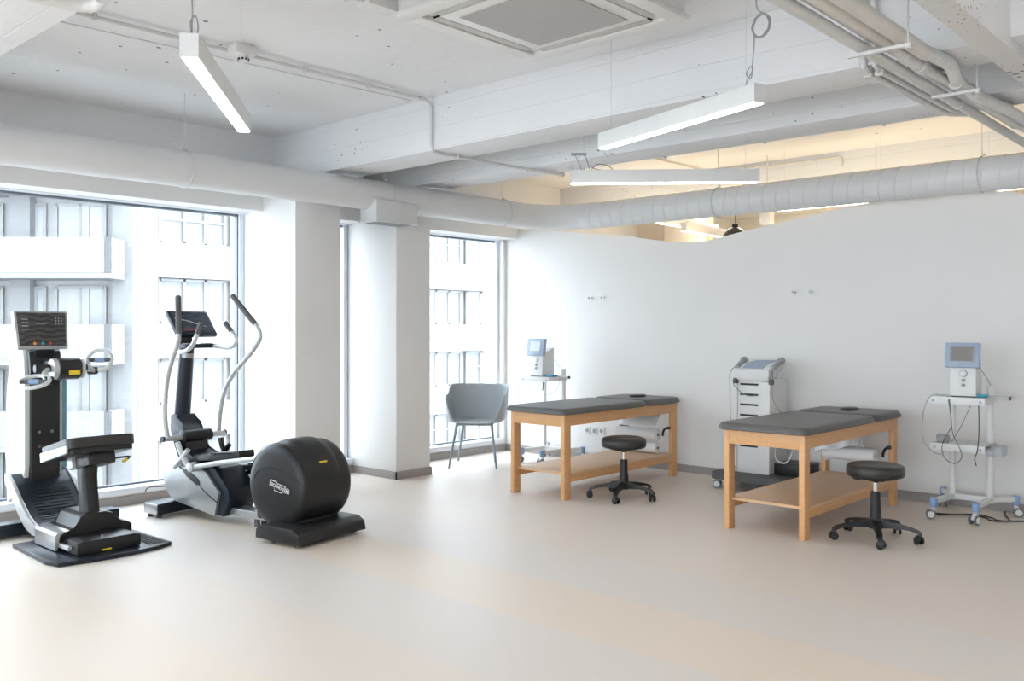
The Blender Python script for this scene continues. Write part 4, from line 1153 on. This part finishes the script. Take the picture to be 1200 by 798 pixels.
# panel: local z up the screen, local x = normal
co = MB().box(-.022, .012, -.175, .175, -.105, .125, .012, cm).build('console', M['navy'], et)
MB().box(.011, .014, -.155, .155, -.075, .108, .001, cm).build('console_screen', M['screen_blue'], co, smooth=0)
kk = MB()
for i in range(7): kk.box(.0142, .0155, -.10 + i * .018, -.088 + i * .018, -.064, -.056, 0, cm)
kk.build('console_keys', M['red'], co, smooth=0)
k2 = MB()
k2.tube([cm @ Vector((.0155, -.14, .05)), cm @ Vector((.0155, -.02, .02)), cm @ Vector((.0155, .10, -.03))], .0035, 6); k2.build('console_stripe', M['silver'], co)
MB().box(-.06, .01, -.03, .07, 1.22, 1.33, .012).build('console_neck', M['black'], et)
tr = MB().prism(rrect(-.02, .17, -.08, .20, .05), 'z', 1.205, 1.235, .006).build('accessory_tray', M['navy'], et)
for y in (-.02, .13): MB().lathe([(.042, 0), (.048, .004), (.042, .008), (.036, .006)], (.09, y, 1.233), seg=24).build('cup_ring', M['silver_dark'], tr)
for pts, nm in (([(.02, -.06, 1.20), (.10, -.10, 1.18), (.20, -.12, 1.19), (.28, -.125, 1.235), (.33, -.125, 1.31), (.37, -.125, 1.385)], 0), ([(.08, .12, 1.22), (.20, .145, 1.215), (.31, .15, 1.205), (.38, .15, 1.225), (.405, .15, 1.27), (.36, .15, 1.32), (.285, .15, 1.385)], 1)):
    h = MB().tube(pts, .0155, 12, smooth=6).build('fixed_handle', M['silver'], et)
    p_, q_ = Vector(pts[-2]), Vector(pts[-1])
    MB().tube([p_.lerp(q_, .05), q_, q_ + (q_ - p_) * .06], .0185, 12).build('handle_grip', M['rubber'], h)
# pedals and rods
for s, y in ((-1, -.165), (1, .19)):
    dz = 0 if s < 0 else -.10; dx = 0 if s < 0 else .06
    lk = MB()
    lk.tube([(.16 + dx * .3, y, .535), (.20, y, .47), (.27, y, .39), (.34 + dx, y, .36 + dz)], .022, 12, smooth=4, flat=.8)
    lk.tube([(.12, y, .36), (.20, y, .42), (.28, y, .49)], .018, 10)
    lk.cyl((.33 + dx, y - .028, .375 + dz), (.33 + dx, y + .028, .375 + dz), .034, 18, .006)
    lk.build('crank_link', M['silver'] if s < 0 else M['black'], et)
    MB().tube([(.33 + dx, y, .375 + dz), (.66, y, .435 + dz * .8), (1.05, y, .495 + dz * .3)], .0175, 14).build('pedal_rod', M['silver'] if s < 0 else M['navy'], et)
    pd = MB().prism([(.30 + dx, .405 + dz), (.42 + dx, .425 + dz), (.76 + dx, .455 + dz), (.80 + dx, .475 + dz), (.79 + dx, .520 + dz), (.76 + dx, .515 + dz), (.74 + dx, .490 + dz), (.50 + dx, .470 + dz), (.30 + dx, .455 + dz)], 'y', y + .03 if s < 0 else y - .05, y + .16 if s < 0 else y + .03, .008)
    pd = pd.build('pedal', M['anthracite'], et)
    pt = MB()
    for i in range(9): pt.box(.47 + dx + i * .03, .484 + dx + i * .03, y + (.04 if s < 0 else -.04), y + (.15 if s < 0 else .02), .47 + dz + i * .003, .48 + dz + i * .003, .002)
    pt.build('pedal_tread', M['black'], pd)
MB().tube([(-.16, -.05, .175), (-.19, -.16, .18), (-.18, -.20, .15)], .004, 6, smooth=5).build('power_lead', M['cable_black'], et)

# ================================================================== UPPER BODY CRANK TRAINER  (world axes, origin under the seat)
OX, OY = -5.85, 2.35
ut = thing('arm_crank_trainer', 'black arm crank trainer with hand rings, screen and tilted seat at the left edge', 'exercise machine', (OX, OY, 0))
def U(pts): return [(p[0] - OX, p[1] - OY, p[2]) for p in pts]
def ub(m, x0, x1, y0, y1, z0, z1, b=0.0, mtx=None): return m.box(x0 - OX, x1 - OX, y0 - OY, y1 - OY, z0, z1, b, mtx)
# floor plate with rounded user end
bp = MB(); bp.prism([(p[0] - OX, p[1] - OY) for p in ((-6.02, 2.02), (-5.45, 2.00), (-5.33, 2.03), (-5.30, 2.20), (-5.29, 2.40), (-5.31, 2.60), (-5.36, 2.715), (-5.80, 2.705), (-6.02, 2.70))], 'z', .0, .024, .006)
bp.build('floor_plate', M['navy'], ut)
tg = MB()
for i in range(10): ub(tg, -5.74 + i * .038, -5.726 + i * .038, 2.58, 2.685, .024, .028, .001)
tg.build('plate_tread', M['rubber'], ut)
# front cross foot
fx = MB(); ub(fx, -6.40, -6.27, 1.86, 2.80, .012, .098, .014); fx.build('front_foot', M['navy'], ut)
fy = MB(); ub(fy, -6.38, -6.00, 2.18, 2.52, .02, .12, .012); fy.build('base_frame', M['navy'], ut)
# curved kick plate: swept profile
outer = [(-6.47, .385), (-6.43, .39), (-6.33, .33), (-6.20, .235), (-6.08, .155), (-5.98, .12), (-5.80, .115), (-5.80, .075), (-6.0, .07), (-6.12, .10), (-6.24, .175), (-6.38, .285), (-6.47, .34)]
kp = MB(); kp.prism([(p[0] - OX, p[1]) for p in outer], 'y', 2.145 - OY, 2.50 - OY, .006); kp.build('kick_plate', M['navy'], ut)
for ya, yb in ((2.125, 2.147), (2.498, 2.52)):
    MB().prism([(p[0] - OX, p[1] + (.010 if i < 7 else -.008)) for i, p in enumerate(outer)], 'y', ya - OY, yb - OY, .005).build('kick_plate_rim', M['silver'], ut)
rg = MB()
for i in range(12):
    t_ = i / 11; x = -6.30 + .27 * t_; z = .314 - .175 * t_ - .02 * math.sin(PI * t_)
    ub(rg, x, x + .005, 2.20, 2.45, z + .002, z + .006, 0)
rg.build('kick_plate_ribs', M['black'], ut)
# column: black front, pearl shell
cb = MB(); cb.prism([(p[0] - OX, p[1]) for p in ((-6.60, .30), (-6.36, .28), (-6.345, .40), (-6.345, .98), (-6.36, 1.12), (-6.42, 1.23), (-6.50, 1.24), (-6.60, 1.10))], 'y', 2.245 - OY, 2.425 - OY, .02); cb.build('column_front', M['black_soft'], ut)
prof = [(-6.70, .16), (-6.39, .33), (-6.375, .45), (-6.375, .98), (-6.39, 1.12), (-6.43, 1.24), (-6.50, 1.29), (-6.60, 1.24), (-6.70, .95), (-6.74, .60)]
cs = MB(); cs.prism([(p[0] - OX, p[1]) for p in prof], 'y', 2.215 - OY, 2.247 - OY, .01); cs.build('side_shell', M['pearl'], ut)
cs = MB(); cs.prism([(p[0] - OX, p[1]) for p in prof], 'y', 2.423 - OY, 2.452 - OY, .01); cs.build('side_shell', M['pearl'], ut)
gd = MB(); ub(gd, -6.56, -6.47, 2.452, 2.520, .34, 1.05, .01); gd.build('blue_guard', M['steelblue'], ut)
MB().prism([(p[0] - OX, p[1]) for p in ((-6.365, .98), (-6.335, 1.0), (-6.33, 1.08), (-6.36, 1.20), (-6.39, 1.20))], 'y', 2.235 - OY, 2.435 - OY, .008).build('column_collar', M['black'], ut)
for y, z in ((2.285, .665), (2.365, .665), (2.285, .575), (2.375, .578)):
    MB().tube(U([(-6.35, y, z), (-6.318, y, z)]), .012, 12).build('accessory_pin', M['chrome'], ut)
# console on neck
nk = MB(); nk.prism([(p[0] - OX, p[1]) for p in ((-6.45, 1.10), (-6.36, 1.10), (-6.33, 1.24), (-6.36, 1.28), (-6.44, 1.26))], 'y', 2.27 - OY, 2.39 - OY, .01); nk.build('console_neck', M['black'], ut)
km = Matrix.Translation((-6.33 - OX, 2.300 - OY, 1.335)) @ Matrix.Rotation(rad(6), 4, 'Z') @ Matrix.Rotation(rad(-8), 4, 'Y')
pf = [(-.165, -.128), (.165, -.128), (.178, .128), (-.178, .128)]
cn = MB().prism(pf, 'x', -.02, .018, .010, mtx=km).build('console', M['silver_dark'], ut)
MB().prism([(-.150, -.105), (.150, -.105), (.160, .115), (-.160, .115)], 'x', .017, .0205, 0, mtx=km).build('console_screen', M['screen'], cn, smooth=0)
for i in range(3):
    for j in range(3): MB().box(.0205, .0218, .090 + i * .018, .096 + i * .018, .040 + j * .018, .046 + j * .018, 0, km).build('keypad_key', M['cable_white'], cn, smooth=0)
for j in range(4): MB().box(.0205, .0214, -.13, -.09, .07 - j * .022, .073 - j * .022, 0, km).build('screen_line', M['cable_white'], cn, smooth=0)
MB().box(.0205, .0214, -.04, .03, .043, .046, 0, km).build('screen_line', M['cable_white'], cn, smooth=0)
for y, mt_ in ((-.055, 'orange'), (-.002, 'cyan'), (.045, 'red')): MB().cyl(km @ Vector((.0195, y, -.088)), km @ Vector((.022, y, -.088)), .010, 14).build('function_key', M[mt_], cn)
# crank head
ch_ = MB(); ch_.tube(U([(-6.16, 2.325, 1.085), (-6.16, 2.335, 1.085), (-6.16, 2.465, 1.085), (-6.16, 2.475, 1.085)]), [.06, .072, .072, .06], 26); ch_.build('crank_housing', M['black_soft'], ut)
ub(MB(), -6.38, -6.18, 2.30, 2.42, 1.05, 1.14, .02).build('crank_bracket', M['black'], ut)
for ya, yb in ((2.295, 2.33), (2.47, 2.495)): MB().tube(U([(-6.16, ya, 1.085), (-6.16, ya + .006, 1.085), (-6.16, yb, 1.085)]), [.045, .066, .068], 24).build('crank_hub', M['silver'], ut)
MB().box(-.035, .035, -.0015, .0015, -.014, .014, 0, Matrix.Translation((-6.088 - OX, 2.42 - OY, 1.062)) @ Matrix.Rotation(rad(90), 4, 'Z')).build('warning_label', M['yellow'], ut)
al = MB(); al.tube(U([(-6.16, 2.285, 1.095), (-6.12, 2.245, 1.06), (-6.08, 2.24, 1.02)]), .018, 12)
al.build('crank_arm', M['silver'], ut)
aj = MB(); aj.tube(U([(-6.16, 2.20, 1.09), (-6.16, 2.29, 1.09)]), .026, 14).tube(U([(-6.07, 2.225, 1.015), (-6.07, 2.275, 1.015)]), .028, 14); aj.build('crank_joint', M['black'], ut)
ar = MB(); ar.tube(U([(-6.16, 2.50, 1.10), (-6.16, 2.54, 1.08), (-6.17, 2.575, 1.065)]), .018, 12); ar.build('crank_arm', M['silver'], ut)
aj = MB(); aj.tube(U([(-6.16, 2.49, 1.09), (-6.16, 2.525, 1.09)]), .024, 14).tube(U([(-6.18, 2.545, 1.065), (-6.18, 2.60, 1.065)]), .026, 14); aj.build('crank_joint', M['black'], ut)
def hand_ring(c, nrm, r, lab):
    c = Vector(c) - Vector((OX, OY, 0)); q = Vector(nrm).normalized().to_track_quat('Z', 'Y').to_matrix()
    P = [c + q @ Vector((r * math.cos(2 * PI * k / 24), r * math.sin(2 * PI * k / 24), 0)) for k in range(24)]
    o = MB().tube(P, .013, 12, closed=True).build('hand_ring', M['pearl'], ut)
    MB().tube([c + q @ Vector((-r * .9, 0, 0)), c + q @ Vector((r * .9, 0, 0))], .014, 12).build('ring_grip', M['rubber'], o)
    MB().tube([c + q @ Vector((-.03, 0, 0)), c + q @ Vector((.03, 0, 0))], .0165, 12).build('grip_insert', M['blue_plastic'], o)
hand_ring((-6.07, 2.165, 1.012), (.28, -.25, .9), .088, 0)
hand_ring((-6.19, 2.625, 1.135), (.75, -.45, .45), .076, 1)
# seat with tilt towards the column
smx = Matrix.Translation((-5.735 - OX, 2.365 - OY, .590)) @ Matrix.Rotation(rad(-13), 4, 'Y')
MB().prism(rrect(-.225, .225, -.205, .205, .05), 'z', .0, .062, .016, mtx=smx).build('seat', M['vinyl_black'], ut, smooth=50)
MB().prism(rrect(-.215, .20, -.198, .198, .04), 'z', -.030, .004, .004, mtx=smx).build('seat_pan', M['anthracite'], ut)
MB().prism([(-.215, -.028), (.19, -.026), (.20, .02), (-.21, .03)], 'y', -.212, -.198, .004, mtx=smx).build('seat_side_trim', M['silver_dark'], ut)
MB().box(-.06, .15, -.07, .10, -.105, -.025, .02, smx).build('seat_slider', M['black'], ut)
MB().box(-.13, -.05, -.09, .06, -.10, -.025, .015, smx).build('slider_cap', M['silver'], ut)
MB().tube(U([(-5.60, 2.46, .545), (-5.58, 2.53, .55), (-5.60, 2.56, .545), (-5.61, 2.545, .525)]), .006, 8, smooth=4).build('seat_lever', M['black'], ut)
MB().tube(U([(-5.61, 2.55, .532), (-5.62, 2.525, .512)]), .010, 10).build('lever_tip', M['yellow'], ut)
# curved seat post
sp_ = MB(); rings = []
secs = [(-5.70, .19, .065), (-5.71, .27, .058), (-5.725, .36, .055), (-5.735, .44, .057), (-5.73, .50, .066), (-5.70, .545, .085)]
for (x, z, hx_) in secs:
    ring = []
    for i in range(24):
        a_ = 2 * PI * i / 24
        ca, sa = math.cos(a_), math.sin(a_)
        ring.append(sp_.bm.verts.new((x + hx_ * (abs(ca) ** .6) * (1 if ca > 0 else -1) - OX, 2.355 + .050 * (abs(sa) ** .6) * (1 if sa > 0 else -1) - OY, z)))
    rings.append(ring)
for A_, B__ in zip(rings, rings[1:]):
    for i in range(24): sp_.bm.faces.new((A_[i], A_[(i + 1) % 24], B__[(i + 1) % 24], B__[i]))
sp_.bm.faces.new(rings[0][::-1]); sp_.bm.faces.new(rings[-1])
sp_.build('seat_post', M['black_soft'], ut, smooth=50)
# base housing: stepped sled profile extruded across
hs = MB(); hs.prism([(p[0] - OY, p[1]) for p in ((2.12, .028), (2.12, .125), (2.15, .135), (2.235, .140), (2.265, .205), (2.30, .222), (2.42, .222), (2.47, .205), (2.50, .150), (2.56, .140), (2.585, .12), (2.585, .028))], 'x', -5.92 - OX, -5.62 - OX, .008)
hs.build('base_housing', M['anthracite'], ut)
MB().prism([(p[0] - OY, p[1]) for p in ((2.114, .03), (2.114, .120), (2.125, .134), (2.16, .142), (2.20, .140), (2.14, .12), (2.13, .03))], 'x', -5.92 - OX, -5.60 - OX, .003).build('housing_trim', M['silver_dark'], ut)
h2 = MB(); h2.prism([(p[0] - OY, p[1]) for p in ((2.16, .026), (2.16, .098), (2.20, .106), (2.50, .106), (2.54, .095), (2.54, .026))], 'x', -5.66 - OX, -5.40 - OX, .01); h2.build('sliding_carriage', M['anthracite'], ut)
ub(MB(), -5.70, -5.47, 2.135, 2.158, .05, .075, .003).build('slide_rail', M['silver'], ut)
MB().cyl((-5.47 - OX, 2.34 - OY, .105), (-5.47 - OX, 2.34 - OY, .116), .012, 16).build('lock_screw', M['chrome'], ut)
ub(MB(), -5.404, -5.398, 2.30, 2.36, .034, .044, 0).build('warning_strip', M['yellow'], ut)

# ================================================================== OUTSIDE
st = MB().box(-60, -8, -40, 60, -9.2, -9.0).build('street', M['asphalt'], smooth=0); st['kind'] = 'structure'
fw = MB(); fw.box(WX - 0.45, WX - 0.3, YF, YE, -9.0, -0.2); fw = fw.build('wall_outer', M['facade'], smooth=0); fw['kind'] = 'structure'
# building across the street, parallel to the window wall
b = thing('office_building', 'long pale office building across the street with strip windows', 'building', (-31.4, 16, -9))
FX = .0
z0 = 1.35 + 9
mw = MB()
floors = [-8.6, -5.65, -2.7, .25, 3.2, 6.15]       # spandrel band tops relative to room datum
mw.box(-8, -.5, -1.2, 40, 0, 20)
for f in floors: mw.box(-.55, 0, -1.2, 40, f + 9, f + 9 + 1.27)
mw.box(-.55, 0, -1.2, 40, 18.1, 20)
for y in (-.9, 5.5, 11.9, 18.3, 24.7, 31.1): mw.box(-.5, .02, y - .28, y + .28, 0, 20)
mw.build('wall', M['facade'], b, smooth=0)
for f in floors:
    zc = f + 9 + 1.27
    for i, y in enumerate((0.9, 3.8, 7.2, 10.1, 13.6, 16.6, 20.0, 23.0)):
        wn_ = MB()
        wn_.box(-.42, -.36, y - 1.3, y + 1.3, zc, zc + 1.65)
        o = wn_.build('window', M['facade_pane'], b, smooth=0)
        fr_ = MB()
        for yy in (-1.3, -.35, .5, 1.3): fr_.box(-.36, -.28, y + yy - .05, y + yy + .05, zc, zc + 1.65)
        fr_.box(-.36, -.28, y - 1.3, y + 1.3, zc + 1.56, zc + 1.65); fr_.box(-.36, -.28, y - 1.3, y + 1.3, zc, zc + .08)
        if (i + int(f)) % 2: fr_.box(-.36, -.30, y - 1.3, y + 1.3, zc + .85, zc + .92)
        fr_.build('window_frame', M['facade_frame'], o, smooth=0)
        if (i * 7 + int(f * 3)) % 3 != 0:
            MB().box(-.41 + .055, -.345, y - 1.3, y + (.5 if i % 2 else -.35), zc + .05, zc + 1.6).build('blind', M['curtain'], o, smooth=0)
# block with projecting balconies, turned towards the room
a_ = 42.5
b = thing('balcony_building', 'pale corner building with projecting balcony parapets seen through the first window', 'building', (0, 0, -9), a_)
# local x along the image, local y away from the camera: origin below the camera
D0 = 30.0
bw = MB(); bw.box(-26, -13.0, D0 + 1.6, D0 + 1.9, 0, 20); bw.build('wall', M['facade'], b, smooth=0)
for x in (-16.9, -13.35): MB().box(x - .45, x + .25, D0 + 1.2, D0 + 1.65, 0, 20).build('pillar', M['facade_grey'], b, smooth=0)
for k, zt in enumerate((-8.4, -5.5, -2.6, .3, 3.2, 6.1)):
    pz_ = zt + 9
    MB().box(-24, -13.37, D0, D0 + .18, pz_ - .02, pz_ + 1.18).box(-13.55, -13.37, D0, D0 + 1.6, pz_ - .02, pz_ + 1.18).box(-24, -13.37, D0, D0 + 1.6, pz_ - .18, pz_).build('balcony', M['parapet'], b, smooth=0)
    for j, (xa, xb) in enumerate(((-17.4, -16.3), (-15.9, -14.2), (-22, -17.8))):
        o = MB().box(xa, xb, D0 + 1.55, D0 + 1.6, pz_ + .1, pz_ + 2.5).build('window', M['pane_light'], b, smooth=0)
        fr_ = MB()
        for xx in (xa, xb): fr_.box(xx - .06, xx + .06, D0 + 1.48, D0 + 1.56, pz_ + .1, pz_ + 2.5)
        fr_.box(xa, xb, D0 + 1.48, D0 + 1.56, pz_ + 2.4, pz_ + 2.52); fr_.box((xa + xb) / 2 - .04, (xa + xb) / 2 + .04, D0 + 1.48, D0 + 1.56, pz_ + .1, pz_ + 2.5)
        fr_.build('window_frame', M['facade_frame'], o, smooth=0)
        if j == 1 or (j + k) % 2: MB().box(xa + .1, (xa + xb) / 2 + .3, D0 + 1.50, D0 + 1.55, pz_ + .1, pz_ + 2.4).build('blind', M['curtain'], o, smooth=0)
